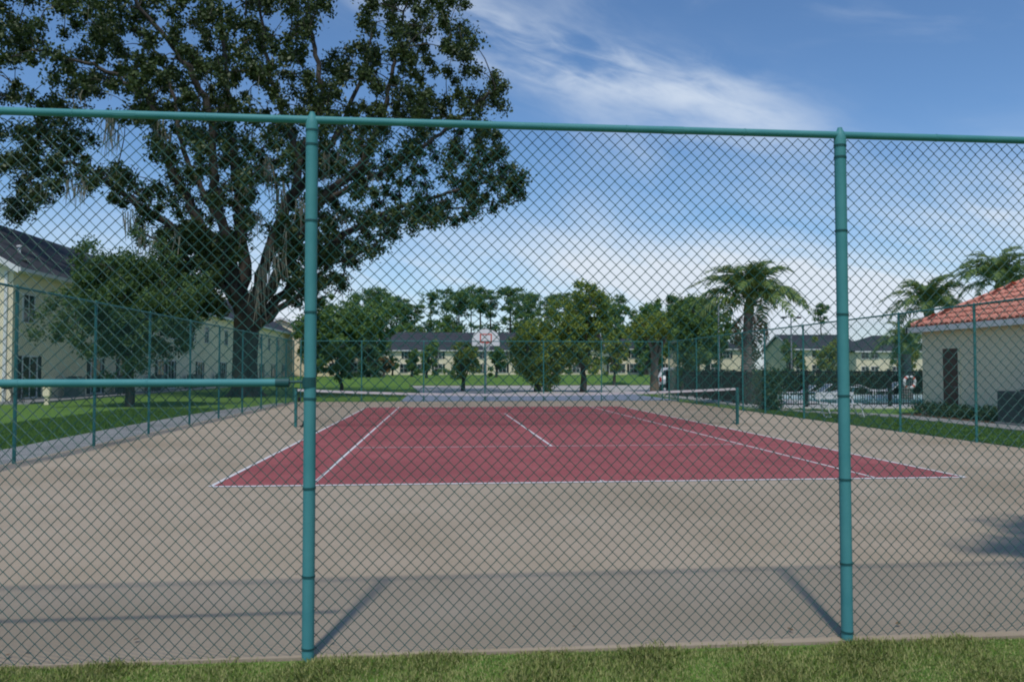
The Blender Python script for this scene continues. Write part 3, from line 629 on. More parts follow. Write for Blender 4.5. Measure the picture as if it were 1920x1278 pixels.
# ------------------------------------------------------------------ houses
def window(house, x, z, w, h, shutters=True, door=False, y=0.0, mull=True):
    """on the facade (local y = 0, facing -y); frame proud of the wall with the pane set back inside it"""
    f = .07; b = MB()
    b.box(x-w/2-f, x-w/2, y-.06, y+.02, z, z+h); b.box(x+w/2, x+w/2+f, y-.06, y+.02, z, z+h); b.box(x-w/2-f, x+w/2+f, y-.062, y+.02, z+h, z+h+f); b.box(x-w/2-f-.03, x+w/2+f+.03, y-.09, y+.02, z-f, z)
    if mull: b.box(x-.025, x+.025, y-.045, y+.01, z+.001, z+h-.001)
    if not door: b.box(x-w/2+.001, x+w/2-.001, y-.042, y+.01, z+h*.5-.025, z+h*.5+.025)
    o = b.build('patio_door' if door else 'window', M['white'], house)
    MB().box(x-w/2, x+w/2, y-.018, y+.012, z, z+h).build('pane', M['glass'], o)
    if shutters:
        for s in (-1, 1):
            sx = x+s*(w/2+f+.26); sb = MB().box(sx-.22, sx+.22, y-.03, y+.01, z-.05, z+h+.05)
            for q in np.arange(z+.05, z+h-.02, .12): sb.box(sx-.17, sx+.17, y-.042, y-.028, q, q+.07)
            sb.build('shutter', M['shutter'], o)
def house(name, label, loc, rz, L, W, eave, ridge, wins, roof='gable', cream='cream', over=.45, cat='house'):
    root = thing(name, label, cat, loc, rz); cz = eave
    if roof == 'gable':
        b = MB(); v = [(0, 0, -.3), (0, W, -.3), (0, W, cz), (0, W/2, ridge-.12), (0, 0, cz)]; v += [(L, y, z) for _, y, z in v]
        b.add(v, [(0, 4, 3, 2, 1), (5, 6, 7, 8, 9), (0, 5, 9, 4), (1, 2, 7, 6)])
        b.build('wall', M[cream], root)
        r = MB(); sl = (ridge-cz)/(W/2); th = .16
        for s in (0, 1):
            def P(x, d, up): y = d if s == 0 else W-d; return (x, y, cz+sl*d+up)
            v = [P(-over, -over, .02), P(L+over, -over, .02), P(L+over, W/2, .02), P(-over, W/2, .02)]; v += [(x, y, z+th) for x, y, z in v]
            r.add(v, [(0, 1, 2, 3), (4, 5, 6, 7), (0, 1, 5, 4), (1, 2, 6, 5), (2, 3, 7, 6), (3, 0, 4, 7)])
        ro = r.build('roof', M['shingle'], root)
        for xe in (-over, L+over):
            k = MB()
            for s in (0, 1):
                a = 0 if s == 0 else W; q = 1 if s == 0 else -1; x0, x1 = (xe-.05, xe+.0) if xe < 0 else (xe, xe+.05)
                y0 = a-q*(over+.02); z0 = cz-sl*(over+.02); 
                v = [(x0, y0, z0-.16), (x1, y0, z0-.16), (x1, W/2, ridge-.14), (x0, W/2, ridge-.14), (x0, y0, z0+.16), (x1, y0, z0+.16), (x1, W/2, ridge+.2), (x0, W/2, ridge+.2)]
                k.add(v, [(3, 2, 1, 0), (4, 5, 6, 7), (0, 1, 5, 4), (1, 2, 6, 5), (2, 3, 7, 6), (3, 0, 4, 7)])
            k.build('rake_board', M['white'], ro)
    else:
        MB().box(0, L, 0, W, -.3, cz).build('wall', M[cream], root)
        o_ = over; m = W/2; v = [(-o_, -o_, cz), (L+o_, -o_, cz), (L+o_, W+o_, cz), (-o_, W+o_, cz), (m, m, ridge), (L-m, m, ridge)]
        v2 = [(x, y, z+.16) for x, y, z in v]
        ro = MB().add(v2, [(0, 1, 5, 4), (1, 2, 5), (2, 3, 4, 5), (3, 0, 4)]).add(v[:4], [(3, 2, 1, 0)]).build('roof', M['shingle'], root)
    sl = (ridge-cz)/(W/2); gz = cz-(sl*over if roof == 'gable' else 0)
    for s in (0, 1):
        y0, y1 = (-over-.12, -over-.005) if s == 0 else (W+over+.005, W+over+.12)
        MB().box(-over, L+over, y0, y1, gz-.06, gz+.14).build('gutter', M['white'], ro)
    if roof == 'gable': MB().box(-over+.02, L+over-.02, -over+.01, -.005, gz-.08, gz-.03).build('soffit', M['white'], ro)
    for a in wins: window(root, *a)
    return root
# left row of townhouses, facade facing the court
LX, LY = -24.4, 32.6
w = []
for x in (1.8, 10.3, 14.9, 22.5, 24.9, 33, 41, 48.5, 52, 59, 66, 73): w.append((x, .15, 1.5, 2.15, True, True))
for x in (1.6, 7.6, 13.0, 19.0, 25.2, 30.5, 35.0, 42.0, 46.0, 52.0, 58.0, 63.0, 69.0, 75.0): w.append((x, 4.15, 1.15, 1.45, False))
hl = house('townhouse', 'cream two-storey townhouse row with dark shingle roof at far left', (LX, LY, 0), math.pi/2, 80, 14, 7.0, 11.0, w)
# end wall: window and downpipe, vents
d = MB().box(-.10, -.001, .25, .40, 0, 6.7); d.build('downpipe', M['white'], hl)
for yy in (2.2, 5.5):
    q = MB().box(-.06, .02, yy-.6, yy+.6, .9, 2.3); o = q.build('end_window', M['white'], hl); MB().box(-.066, -.061, yy-.52, yy+.52, .98, 2.22).build('pane', M['glass'], o)
for yy in (2.6,):
    q = MB().box(-.06, .02, yy-.6, yy+.6, 4.0, 5.5); o = q.build('end_window', M['white'], hl); MB().box(-.066, -.061, yy-.52, yy+.52, 4.08, 5.42).build('pane', M['glass'], o)
for x, yv in ((1.9, 2.3), (4.6, 2.0)):
    zr = 7.0+4/7*yv+.12; MB().lathe([(.09, 0), (.09, .35), (.16, .36), (.16, .45), (.001, .5)], (x, yv, zr), 10).build('roof_vent', M['white'], hl)
MB().lathe([(.001, 0), (.25, .05), (.36, .14)], (2.2, .55, 7.5), 14).build('satellite_dish', M['white'], hl)
# second house beyond it with its gable towards the court
b2 = at(600, 705, 103)
w2 = [(3.0, .3, 1.5, 2.0), (8.0, .3, 1.5, 2.0), (3.2, 3.2, 1.2, 1.3), (8, 3.2, 1.2, 1.3)]
h2 = house('townhouse', 'second cream townhouse with pale roof edge behind the oak trunk', (-13.5, 117, .5), math.pi/2, 30, 27, 3.9, 9.0, w2)
for yy, zz in ((2.5, .8), (5.5, .8), (9.0, .8), (4.0, 3.3), (8.5, 3.3)):
    q = MB().box(-.06, .02, yy-.7, yy+.7, zz, zz+1.4); o = q.build('end_window', M['white'], h2); MB().box(-.066, -.061, yy-.6, yy+.6, zz+.1, zz+1.3).build('pane', M['glass'], o)
# long far building
FYb = 153; x0 = at(720, 700, FYb)[0]; wf = []
for u in (757, 790, 822, 862, 898, 942, 975, 1045, 1080, 1115):
    x = at(u, 690, FYb)[0]-x0; wf.append((x, .5, 1.5, 1.7, u % 2 == 0))
for u in (765, 800, 822, 860, 905, 948, 990, 1050, 1100):
    x = at(u, 665, FYb)[0]-x0; wf.append((x, 3.3, 1.4, 1.4, u % 3 == 0))
house('apartment_building', 'long cream two-storey building with dark roof behind the basketball hoop', (x0, FYb, .5), 0, at(1132, 700, FYb)[0]-x0, 13, 5.1, 8.7, wf, cat='building')
x1 = at(1142, 700, 145)[0]; wf = [(at(u, 690, 145)[0]-x1, .5, 1.5, 1.7, u % 2 == 0) for u in (1150, 1165, 1188, 1240, 1300, 1340)]+[(at(u, 690, 145)[0]-x1, 3.3, 1.4, 1.4, u % 2 == 0) for u in (1164, 1190, 1218, 1260, 1320, 1362)]
house('apartment_building', 'cream building with dark hip roof behind the wide yellow-green tree', (x1, 145, .5), 0, at(1395, 700, 145)[0]-x1, 13, 5.0, 8.3, wf, roof='hip', cat='building')
x2 = at(1488, 700, 118)[0]; wf = [(at(u, 690, 118)[0]-x2, z, 1.3, 1.3, False) for u in (1500, 1530, 1570, 1596) for z in (.6, 3.2)]
house('apartment_building', 'cream building with dark roof behind the right thick post', (x2, 118, .4), 0, at(1612, 700, 118)[0]-x2, 12, 4.6, 7.0, wf, cat='building')
x3 = at(1606, 700, 106)[0]; wf = [(at(u, 690, 106)[0]-x3, z, 1.1, 1.2, False) for u in (1622, 1640, 1680, 1705) for z in (.6, 3.0)]
house('apartment_building', 'cream building with dark hip roof left of the pool house', (x3, 106, .2), 0, at(1765, 700, 106)[0]-x3, 12, 4.0, 6.6, wf, roof='hip', cat='building')

# ------------------------------------------------------------------ pool house with tiled hip roof
def pool_house():
    X0, Y0, Y1, W = 15.0, 1.5, 16.5, 9.0; cz = 3.06; pitch = .55; ov = .25
    root = thing('pool_house', 'cream pool house with terracotta tiled hip roof at the right', 'building', (X0, Y1, 0), -math.pi/2)
    # local x runs towards the viewer (world -y), local y runs away from the court (world +x); the facade at y = 0 faces the court
    L = Y1-Y0
    MB().box(0, L, 0, W, -.2, cz+.05).build('wall', M['cream2'], root)
    m = W/2; e = -ov; rz = cz+(m+ov)*pitch
    v = [(e, e, cz), (L+ov, e, cz), (L+ov, W+ov, cz), (e, W+ov, cz), (m, m, rz), (L-m, m, rz)]
    ro = MB().add([(x, y, z+.05) for x, y, z in v], [(0, 1, 5, 4), (1, 2, 5), (2, 3, 4, 5), (3, 0, 4)]).add([(x, y, z-.02) for x, y, z in v[:4]], [(3, 2, 1, 0)]).build('roof', M['terracotta'], root)
    # barrel tiles: one shared mesh, each tile an object
    def tile_mesh(name, m_):
        n = 7; th = np.linspace(0, math.pi, n); w_, l_ = .135, .46; vv = []
        for yy, zz, k in ((0, .035, 1.0), (l_, .0, .86)):
            for a in th: vv.append((math.cos(a)*w_*k, yy, zz+math.sin(a)*.085*k))
        for a in th: vv.append((math.cos(a)*w_*.82, 0, .035+math.sin(a)*.06))
        f = [(j, j+1, n+j+1, n+j) for j in range(n-1)]+[(j+1, j, 2*n+j, 2*n+j+1) for j in range(n-1)]
        me = bpy.data.meshes.new(name); me.from_pydata(vv, [], f); me.materials.append(m_); me.polygons.foreach_set('use_smooth', [True]*len(me.polygons)); return me
    tms = [tile_mesh('roof_tile', M['terracotta']), tile_mesh('roof_tile', M['terracotta']), tile_mesh('roof_tile', M['terracotta2'])]
    a = math.atan(pitch); cnt = 0; restV = []; rest = MB()
    run = math.hypot(1, pitch)
    def put(loc, rot):
        nonlocal cnt
        wl = Matrix.Rotation(-math.pi/2, 4, 'Z') @ Vector(loc)+Vector((X0, Y1, 0))
        d = np.array(wl)-CAM; uu = 960+FPX*(d@AX_R)/(d@AX_F)
        mt = random.choice(tms)
        if uu < 1960 and cnt < 300:
            o = link('roof_tile', mt, None, ro, loc=loc, rot=rot); cnt += 1
        else:
            R = Matrix.LocRotScale(Vector(loc), __import__('mathutils').Euler(rot), None); rest.add([tuple(R @ q.co) for q in mt.vertices], [tuple(p.vertices) for p in mt.polygons])
    for i in range(int((L+2*ov)/.285)+1):            # slope facing the court
        x = e+.15+i*.285; hmax = min(x-e, L+ov-x, m+ov)
        for j in range(int(hmax*run/.40)+1):
            s = j*.40/run
            if s > hmax-.02: break
            put((x, e+s, cz+.06+s*pitch), (a, 0, 0))
    for i in range(int((W+2*ov)/.285)+1):            # north end slope (local x small)
        y = e+.15+i*.285; hmax = min(y-e, W+ov-y)
        for j in range(int(hmax*run/.40)+1):
            s = j*.40/run
            R = (a, 0, -math.pi/2); restM = Matrix.LocRotScale(Vector((e+s, y, cz+.06+s*pitch)), __import__('mathutils').Euler(R), None)
            mt = tms[i % 3]; rest.add([tuple(restM @ q.co) for q in mt.vertices], [tuple(p.vertices) for p in mt.polygons])
    stuff(rest.build('roof_tiles', M['terracotta'], ro, smooth=True))
    hp = MB(); hp.tube([(e+.02, e+.02, cz+.14), (m, m, rz+.14)], .10, 10); hp.tube([(m, m, rz+.14), (L-m, m, rz+.14)], .10, 10); hp.tube([(e+.02, W+ov-.02, cz+.14), (m, m, rz+.14)], .10, 10); hp.build('hip_ridge', M['terracotta2'], ro, smooth=True)
    g = MB(); g.box(e-.12, L+ov, e-.14, e-.01, cz-.13, cz+.06); g.box(e-.14, e-.01, e-.14, W+ov, cz-.132, cz+.058); g.build('gutter', M['white'], root)
    # door
    fr = MB(); dx = 1.68; fr.box(dx-.5, dx-.42, -.05, .02, .0, 2.32); fr.box(dx+.42, dx+.5, -.05, .02, .0, 2.32); fr.box(dx-.5, dx+.5, -.052, .02, 2.32, 2.40); fo = fr.build('door_frame', M['cream2'], root)
    do = MB().box(dx-.42, dx+.42, -.03, .015, .0, 2.32); do.box(dx-.33, dx+.33, -.042, -.028, 1.25, 2.15); do.box(dx-.33, dx+.33, -.042, -.028, .2, 1.05); dob = do.build('door', M['maroon'], root)
    MB().tube([(dx+.34, -.03, 1.02), (dx+.34, -.09, 1.02), (dx+.24, -.09, 1.02)], .012, 8).build('handle', M['steel'], dob)
    MB().box(-.02, L, -.02, 0, -.1, .18).build('plinth', M['cream2'], root)
    lt = MB().box(5.95, 6.15, -.14, 0, 2.1, 2.4); lt.build('wall_lamp', M['black'], root)
pool_house()
def ac_unit(label, loc, rz, w, d, h, m, slats=14, fan=True):
    root = thing('cooling_unit', label, 'air conditioner', loc, rz, None)
    MB().box(-w/2-.05, w/2+.05, -d/2-.05, d/2+.05, -.08, .06).build('pad', M['concrete'], root)
    b = MB().box(-w/2, w/2, -d/2, d/2, .06, h).build('casing', M[m], root, bevel=.02)
    for k in range(slats):
        z = .14+(h-.26)*k/(slats-1); s = MB()
        s.box(-w/2+.05, w/2-.05, -d/2-.015, -d/2-.001, z, z+.02); s.box(-w/2-.015, -w/2-.001, -d/2+.05, d/2-.05, z, z+.02); s.box(w/2+.001, w/2+.015, -d/2+.05, d/2-.05, z, z+.02)
        s.build('slat', M[m], root)
    if fan:
        f = MB().lathe([(min(w, d)*.42, h+.0), (min(w, d)*.42, h+.05), (min(w, d)*.36, h+.05)], n=20); f.build('fan_ring', M['black'], root)
        g = MB()
        for k in range(8): a = k*math.pi/8; g.tube([(-math.cos(a)*min(w, d)*.4, -math.sin(a)*min(w, d)*.4, h+.04), (math.cos(a)*min(w, d)*.4, math.sin(a)*min(w, d)*.4, h+.04)], .006, 4)
        g.build('grille', M['black'], root)
    return root
ac_unit('large dark grey louvred unit beside the pool house wall', (14.5, 10.4, .0), math.pi/2*3, 2.0, .66, .98, 'acgrey', 16)
# units along the left townhouse
for i, (x, lb) in enumerate(((5.6, 'grey-green cooling unit beside the nearest patio door of the left house'), (13.0, 'grey-green cooling unit behind the trunk of the bushy left tree'), (19.5, 'grey-green cooling unit farther along the left house wall'), (28.5, 'cooling unit left of the oak trunk by the house wall'), (37.5, 'cooling unit right of the oak trunk by the house wall'))):
    o = ac_unit(lb, (LX+.75, LY+x, .03), -math.pi/2, .85, .85, 1.15, 'acpale', 8); o['group'] = 'cooling units along the left house'
# low hedge by the pool house
def shrub(name, label, C, Rr, n, size, m, cat='shrub', stem=True):
    root = thing(name, label, cat, (float(C[:, 0].mean()), float(C[:, 1].mean()), -.03)); o = np.array(root.location)
    stuff(quads('foliage', leaf_cloud(C-o, Rr, n, size, .5, up=.5, shell=.3), M[m], root))
    s = MB()
    for c in (C-o)[::2]: s.tube([(c[0]*.7, c[1]*.7, -.02), tuple(c)], [.018, .008], 4, cap=False)
    stuff(s.build('stems', M['bark'], root)); return root
C = np.array([[14.62+random.uniform(-.3, .3), y+random.uniform(-.1, .1), .18+random.uniform(-.08, .14)] for y in np.linspace(11.8, 15.9, 60)])
shrub('low_hedge', 'low dark green planting along the foot of the pool house wall', C, np.full(60, .26), 90, .09, 'hedge', 'hedge')
C = np.array([[10.9+random.uniform(-.3, .4), 20.5+random.uniform(-.7, .7), z] for z in np.linspace(.15, 1.5, 26)])
shrub('dark_bush', 'dark dense bush at the foot of the big palm', C, np.full(26, .42), 120, .13, 'leafdark', 'bush')
for i, (u0, u1, lb) in enumerate(((1285, 1385, 'dark hedge behind the net at the far right corner'), (1450, 1600, 'clipped dark hedge behind the pool fence left of the right thick post'), (1600, 1735, 'dark hedge behind the pool fence beside the pool house'))):
    Yh = (44, 37.5, 37.5)[i]; C = np.array([[at(random.uniform(u0, u1), 700, Yh)[0], Yh+random.uniform(-.4, .4), random.uniform(.2, 1.3)] for _ in range(110)])
    shrub('hedge', lb, C, np.full(110, .42), 70, .17, 'hedge', 'hedge')

# ------------------------------------------------------------------ black pool fence
def picket_fence(label, p0, p1, h=1.5):
    p0 = np.array(p0); p1 = np.array(p1); d = p1-p0; L = np.linalg.norm(d); root = thing('pool_fence', label, 'fence', (p0[0], p0[1], 0), math.atan2(d[1], d[0]))
    n = max(1, int(round(L/1.83))); st = L/n
    for k in range(n+1):
        p = MB().box(k*st-.055, k*st+.055, -.055, .055, -.1, h+.06); p.lathe([(.08, h+.06), (.08, h+.075), (.001, h+.11)], (k*st, 0, 0), 4); p.build('post', M['black'], root)
    for k in range(n):
        for z in (.12, h-.22, h-.04): MB().box(k*st+.056, (k+1)*st-.056, -.022, .022, z, z+.055).build('rail', M['black'], root)
        b = MB()
        for x in np.arange(k*st+.11, (k+1)*st-.05, .105): b.box(x-.012, x+.012, -.012, .012, .08, h-.03)
        stuff(b.build('pickets', M['black'], root))
picket_fence('black metal picket fence in front of the pool deck', (11.3, 21.9), (20.5, 21.9))
picket_fence('black metal picket fence running back from the palm along the pool', (11.2, 22.2), (12.3, 40.5))
picket_fence('black metal picket fence across the back of the pool deck', (12.4, 38.6), (33, 38.6))

# ------------------------------------------------------------------ pool furniture
def lounger(label, loc, rz, up=.55):
    root = thing('sun_lounger', label, 'lounger', loc, rz, 'loungers by the pool')
    b = MB(); zs = .36; hx = 1.15; bl = .75
    for s in (-.3, .3): b.tube([(0, s, zs), (hx, s, zs)], .018, 8); 
    b.tube([(0, -.3, zs), (0, .3, zs)], .018, 8); b.build('frame', M['white'], root)
    for x in (.12, hx-.1):
        for s in (-.3, .3): MB().tube([(x, s, zs), (x+.04, s, -.0)], .017, 8).build('leg', M['white'], root)
    br = MB(); ex, ez = hx+math.cos(up)*bl, zs+math.sin(up)*bl
    for s in (-.3, .3): br.tube([(hx, s, zs), (ex, s, ez)], .018, 8)
    br.tube([(ex, -.3, ez), (ex, .3, ez)], .018, 8); bk_ = br.build('backrest', M['white'], root)
    MB().add([(hx, -.28, zs+.01), (ex, -.28, ez+.01), (ex, .28, ez+.01), (hx, .28, zs+.01), (hx, -.28, zs-.005), (ex, -.28, ez-.005), (ex, .28, ez-.005), (hx, .28, zs-.005)], [(0, 1, 2, 3), (7, 6, 5, 4), (0, 4, 5, 1), (3, 2, 6, 7)]).build('back_sling', M['bluecloth'], bk_)
    MB().box(.02, hx-.01, -.28, .28, zs-.004, zs+.010).build('seat_sling', M['bluecloth'], root)
for u, Y, rz, up, lb in ((1470, 30.5, .2, .5, 'white lounger on the pool deck nearest the palm'), (1500, 31, .15, .6, 'second white lounger from the palm on the pool deck'), (1530, 31.5, .1, .2, 'third white lounger from the palm on the pool deck'), (1632, 33.5, .1, .7, 'white lounger with raised back right of the right thick post'), (1668, 35.5, 3.0, .4, 'flat white lounger at the far side of the pool')):
    p = at(u, 740, Y); lounger(lb, (p[0], Y, .02), rz, up)
def bench():
    p = gp(1540, 781); root = thing('bench', 'white tubular bench on the grass behind the right fence', 'bench', (p[0], p[1], -.04), .12)
    for x in (0, 1.25):
        b = MB().tube([(x-.12, 0, .86), (x-.02, 0, .45), (x+.12, 0, .04), (x+.12, -.38, .04)], .022, 8); b.tube([(x+.0, 0, .45), (x+.0, -.36, .45), (x+.12, -.38, .04)], .022, 8); b.build('side_frame', M['white'], root)
    for k in range(3): MB().box(-.1, 1.35, -.34+k*.12, -.24+k*.12, .472, .492).build('seat_slat', M['white'], root)
    for k in range(2): MB().box(-.2, 1.25, .0+.01-k*.0, .03, .64+k*.13, .74+k*.13).build('back_slat', M['white'], root)
bench()
def table(u, Y):
    p = at(u, 740, Y); root = thing('pool_table', 'small white round table on the pool deck by the right thick post', 'table', (p[0], Y, .02))
    MB().lathe([(.001, .70), (.55, .70), (.57, .715), (.55, .73), (.001, .73)], n=24).build('table_top', M['white'], root)
    for k in range(4): a = k*math.pi/2+.4; MB().tube([(math.cos(a)*.42, math.sin(a)*.42, .7), (math.cos(a)*.3, math.sin(a)*.3, 0)], .018, 8).build('leg', M['white'], root)
table(1588, 27.5)
def lifering():
    p = at(1700, 716, 22.05); root = thing('life_ring', 'white life ring hanging on the black pool fence', 'life ring', (p[0], 21.83, p[2]))
    n = 20; pts = [(math.cos(a)*.24, 0, math.sin(a)*.24) for a in np.linspace(0, 2*math.pi, n+1)]; MB().tube(pts, .06, 10).build('ring', M['white'], root, smooth=True)
    for k in range(4):
        a = k*math.pi/2+.78; q = np.array([math.cos(a), 0, math.sin(a)])*.24; t = np.array([-math.sin(a), 0, math.cos(a)])*.035
        MB().tube([q-t, q+t], .064, 10).build('band', M['rim'], root)
lifering()
def umbrella_sign(): pass
def lamp(label, u, v, Y):
    p = at(u, v, Y); root = thing('light_pole', label, 'light pole', (p[0], Y, -.05))
    MB().tube([(0, 0, 0), (0, 0, p[2])], [.06, .04], 10).build('pole', M['steel'], root, smooth=True); MB().box(-.12, .12, -.12, .12, -.02, .1).build('base_plate', M['steel'], root)
    MB().tube([(-.5, 0, p[2]-.02), (.5, 0, p[2]-.02)], .025, 8).build('cross_arm', M['steel'], root)
    for s in (-1, 1): MB().box(s*.5-.16, s*.5+.16, -.12, .12, p[2]-.12, p[2]).build('lamp_head', M['black'], root, bevel=.02)
lamp('slim grey light pole with crossbar left of the big palm', 1347, 556, 38)
lamp('slim dark light pole right of the big palm', 1483, 592, 40)

# ------------------------------------------------------------------ basketball hoop
def hoop():
    p = at(911, 640, 32.2); x = p[0]; root = thing('basketball_hoop', 'basketball hoop with white fan-shaped backboard beyond the far fence', 'basketball hoop', (x, 32.2, 0))
    MB().tube([(0, .45, -.1), (0, .45, 2.6), (0, .40, 2.85), (0, .12, 3.25)], .065, 12).build('pole', M['steel'], root, smooth=True)
    zc = 3.05; ang = np.linspace(0, math.pi, 15); poly = [(-.74, zc-.17), (.74, zc-.17)]
    poly += [(.74, zc+.18)]+[(math.cos(a)*.74, zc+.18+math.sin(a)*.56) for a in ang[1:-1]]+[(-.74, zc+.18)]
    bb = MB().prism(poly, .0, .035).build('backboard', M['white'], root)
    s = MB()
    for a, b_ in (((-.32, zc+.0), (.32, zc+.06)), ((-.32, zc+.42), (.32, zc+.48)), ((-.32, zc+.061), (-.26, zc+.419)), ((.26, zc+.061), (.32, zc+.419))): s.box(a[0], b_[0], -.006, -.001, a[1], b_[1])
    s.build('target_square', M['rim'], bb)
    n = 24; rp = [(math.cos(a)*.23, -.38+math.sin(a)*.23, zc-.02) for a in np.linspace(0, 2*math.pi, n+1)]
    r = MB().tube(rp, .012, 8); r.box(-.08, .08, -.16, -.001, zc-.06, zc-.005); ri = r.build('rim', M['rim'], root, smooth=False)
    nt = MB()
    for k in range(12):
        for sg in (1, -1):
            a0 = k*math.pi/6; pts = [(math.cos(a0+sg*t*.9)*(.23-.10*t), -.38+math.sin(a0+sg*t*.9)*(.23-.10*t), zc-.03-.42*t) for t in np.linspace(0, 1, 5)]; nt.tube(pts, .006, 4, cap=False)
    stuff(nt.build('net', M['white'], ri))
hoop()

# ------------------------------------------------------------------ parked car
def car():
    p = at(1262, 730, 44.5); root = thing('parked_car', 'pale parked car partly hidden by trees beyond the far right corner', 'car', (p[0], 44.5, .0), math.radians(-17))
    # side profile in y,z (rear towards -y), extruded across the width in x
    prof = [(-2.0, .42), (-2.08, .62), (-2.05, .95), (-1.92, 1.15), (-1.70, 1.62), (-1.35, 1.74), (.2, 1.74), (1.0, 1.12), (1.95, .98), (2.1, .75), (2.05, .40)]
    b = MB(); k = len(prof); xs = ((-.90, 0), (.90, 0)); hw = lambda z: .92 if z < 1.15 else .92-(z-1.15)*.32
    v = [(-hw(z), y, z) for y, z in prof]+[(hw(z), y, z) for y, z in prof]
    b.add(v, [tuple(range(k)), tuple(range(2*k-1, k-1, -1))]+[(i, i+k, (i+1) % k+k, (i+1) % k) for i in range(k)]); body = b.build('body', M['carwhite'], root, bevel=.06)
    MB().add([(-.66, -1.905, 1.2), (.66, -1.905, 1.2), (.60, -1.735, 1.57), (-.60, -1.735, 1.57), (-.66, -1.88, 1.2), (.66, -1.88, 1.2), (.60, -1.70, 1.57), (-.60, -1.70, 1.57)], [(0, 1, 2, 3), (7, 6, 5, 4), (0, 4, 5, 1), (1, 5, 6, 2), (2, 6, 7, 3), (3, 7, 4, 0)]).build('rear_window', M['glass'], root)
    for s in (-1, 1):
        MB().box(s*.80-.07, s*.80+.07, -2.10, -2.0, .78, 1.08).build('tail_light', M['redlight'], root, bevel=.02)
        x0 = s*.905; MB().add([(x0, -1.5, 1.18), (x0, .55, 1.18), (s*.80, .15, 1.6), (s*.80, -1.4, 1.6)], [(0, 1, 2, 3)]).build('side_window', M['glass'], root)
        for y in (-1.25, 1.3):
            w_ = thing('wheel', '', '', (s*.80, y, .33)); del w_['label']; del w_['category']; w_.parent = root
            t = MB().lathe([(.20, -.10), (.31, -.11), (.34, -.06), (.34, .06), (.31, .11), (.20, .10)], n=22).build('tyre', M['tyre'], w_, smooth=True); t.rotation_euler = (0, math.pi/2, 0)
            r_ = MB().lathe([(.001, .06), (.08, .07), (.20, .09), (.21, -.09), (.001, -.06)], n=18).build('wheel_rim', M['steel'], w_); r_.rotation_euler = (0, math.pi/2, 0)
    MB().box(-.85, .85, -2.14, -2.0, .36, .60).build('bumper', M['black'], root, bevel=.03); MB().box(-.26, .26, -2.105, -2.06, .70, .82).build('number_plate', M['tan'], root)
car()

# ------------------------------------------------------------------ small things on the left lawn
def utility_post():
    p = gp(88, 757); root = thing('utility_pedestal', 'small cream utility pedestal on the left lawn before the patio', 'pedestal', (p[0], p[1], -.05))
    MB().box(-.10, .10, -.08, .08, 0, .45).build('post', M['cream2'], root, bevel=.02); MB().box(-.17, .17, -.13, .13, .38, .88).build('cover', M['cream2'], root, bevel=.05)
utility_post()
def patio_chair(label, x, y, rz):
    root = thing('patio_chair', label, 'chair', (x, y, .03), rz, 'patio chairs by the left house')
    MB().box(-.26, .26, -.26, .26, .40, .45).build('seat', M['black'], root, bevel=.015)
    for sx in (-.23, .23):
        for sy in (-.23, .23): MB().tube([(sx, sy, .4), (sx*1.1, sy*1.1, 0)], .016, 6).build('leg', M['black'], root)
    b = MB(); 
    for q in np.linspace(-.2, .2, 5): b.tube([(q, .25, .45), (q, .33, .95)], .012, 6)
    b.tube([(-.26, .25, .45), (-.26, .34, .98), (.26, .34, .98), (.26, .25, .45)], .018, 8); b.build('backrest', M['black'], root)
for x, y, rz, lb in ((-23.0, 30.4, .6, 'black patio chair at the corner of the left house'), (-22.9, 43.6, 1.2, 'black patio chair below the bushy left tree'), (-22.9, 48.4, 1.6, 'black patio chair left of the paired patio doors'), (-22.9, 56.5, 1.0, 'black patio chair just left of the oak trunk')): patio_chair(lb, x, y, rz)
def grill():
    root = thing('barbecue_grill', 'black barbecue grill on the patio at the far left edge', 'grill', (-23.6, 30.6, .03), .4)
    MB().lathe([(.001, .62), (.22, .66), (.29, .80), (.29, .84)], n=18).build('bowl', M['black'], root, smooth=True); MB().lathe([(.295, .84), (.27, .98), (.15, 1.08), (.001, 1.10)], n=18).build('lid', M['black'], root, smooth=True)
    for k in range(3): a = k*2.094; MB().tube([(math.cos(a)*.18, math.sin(a)*.18, .68), (math.cos(a)*.32, math.sin(a)*.32, 0)], .013, 6).build('leg', M['steel'], root)
grill()
for i, (u, lb) in enumerate(((842, 'low round bush under the far building left windows'), (975, 'low round bush under the far building behind the hoop'), (1062, 'low round bush under the far building near the tallest tree'), (1112, 'low round bush at the gap between the far buildings'), (1285, 'low round bush under the far hip-roofed building'))):
    p = at(u, 700, 148 if u < 1140 else 140); C = np.array([[p[0]+random.uniform(-1, 1), p[1]+random.uniform(-.5, .5), .6+random.uniform(.3, 1.1)] for _ in range(14)])
    o = shrub('round_bush', lb, C, np.full(14, .5), 50, .3, 'leafmid', 'bush'); o['group'] = 'bushes along the far buildings'

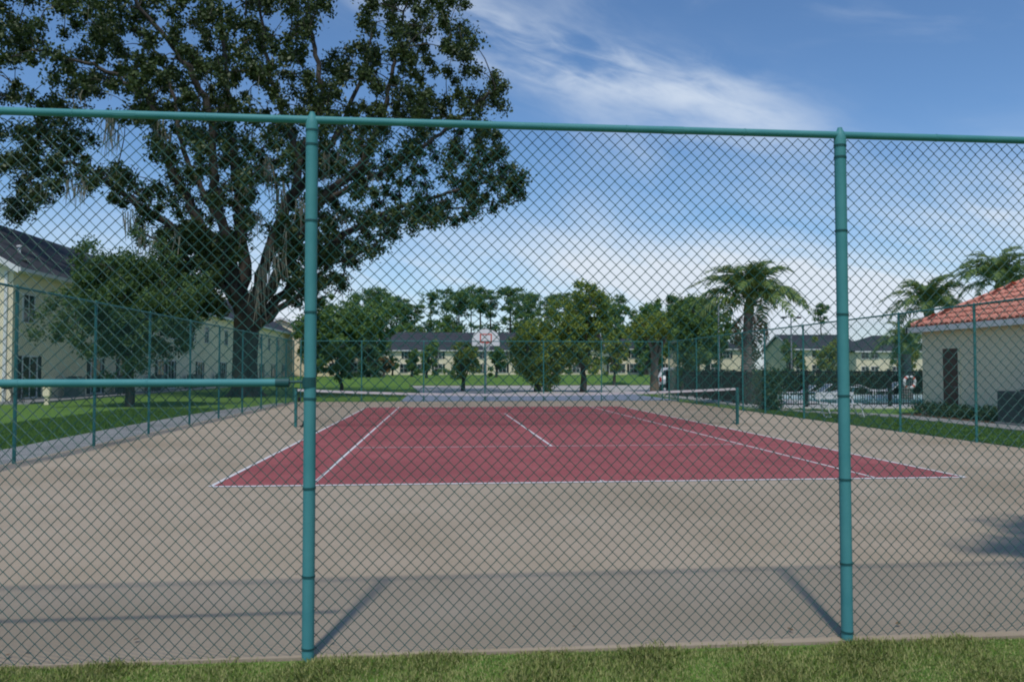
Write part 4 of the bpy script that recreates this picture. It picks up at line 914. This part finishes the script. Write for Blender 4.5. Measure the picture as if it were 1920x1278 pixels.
# ------------------------------------------------------------------ grass blades in front of the near fence and along edges
def blades(name, x0, x1, y0, y1, n, h0, h1, w, zbase, dens=None):
    x = rng.uniform(x0, x1, n); y = rng.uniform(y0, y1, n)
    if dens is not None: k = dens(x, y) > rng.random(n); x, y = x[k], y[k]; n = len(x)
    h = rng.uniform(h0, h1, n)*(.75+.45*np.sin(x*3.1+y*2)*np.sin(x*7.3-y*5)); a = rng.uniform(0, 6.283, n); ln = rng.normal(0, .45, n)
    ex = np.stack([np.cos(a), np.sin(a), np.zeros(n)], -1)*w; d = np.stack([np.cos(a+1.57)*ln, np.sin(a+1.57)*ln, np.ones(n)], -1)*h[:, None]
    p = np.stack([x, y, np.full(n, zbase)], -1); m = p+d*.55; t = p+d*np.array([1.35, 1.35, .95])
    V = np.stack([p-ex, p+ex, m+ex*.7, t, m-ex*.7], 1); return stuff(quads(name, V, M['blade'], None, 5))
edge = lambda x, y: np.where(y < -6.93+.02*np.sin(x*2.3)+.012*np.sin(x*9.1), 1.0, .12)
g = blades('mown_grass', -6.2, 2.6, -8.3, -6.86, 150000, .024, .048, .0030, -.012, edge); g['label'] = 'short mown grass with straw blades in front of the near fence'
M_BL = M['blade']; M['blade'] = M['lawnblade']
g = blades('verge_grass', 9.6, 13.0, -2, 21, 60000, .05, .10, .008, -.05); g['label'] = 'green grass verge between the right fence and the pool path'
g = blades('lawn_grass', -15.5, -11.35, 2.5, 24, 60000, .05, .10, .009, -.05); g['label'] = 'green lawn grass beside the left footpath'

def litter():
    n = 46; x = rng.uniform(-8, 8, n); y = np.where(rng.random(n) < .45, -6.86+np.abs(rng.normal(0, .18, n)), rng.uniform(-6.5, 9, n)); a = rng.uniform(0, 6.283, n); L = rng.uniform(.02, .045, n)
    t = np.stack([np.cos(a), np.sin(a), rng.uniform(-.1, .35, n)], -1)*L[:, None]; b = np.stack([-np.sin(a), np.cos(a), rng.uniform(-.2, .2, n)], -1)*L[:, None]*.4; p = np.stack([x, y, np.full(n, .022)], -1)
    o = stuff(quads('leaf_litter', np.stack([p-t*.5, p+b, p+t*.5, p-b], 1), M['litter'])); o['label'] = 'scattered dry leaves on the court and along the fence foot'
M['litter'] = mat('dry_leaf', (.10, .055, .028), (.22, .13, .06), rough=.9, island=True)
litter()
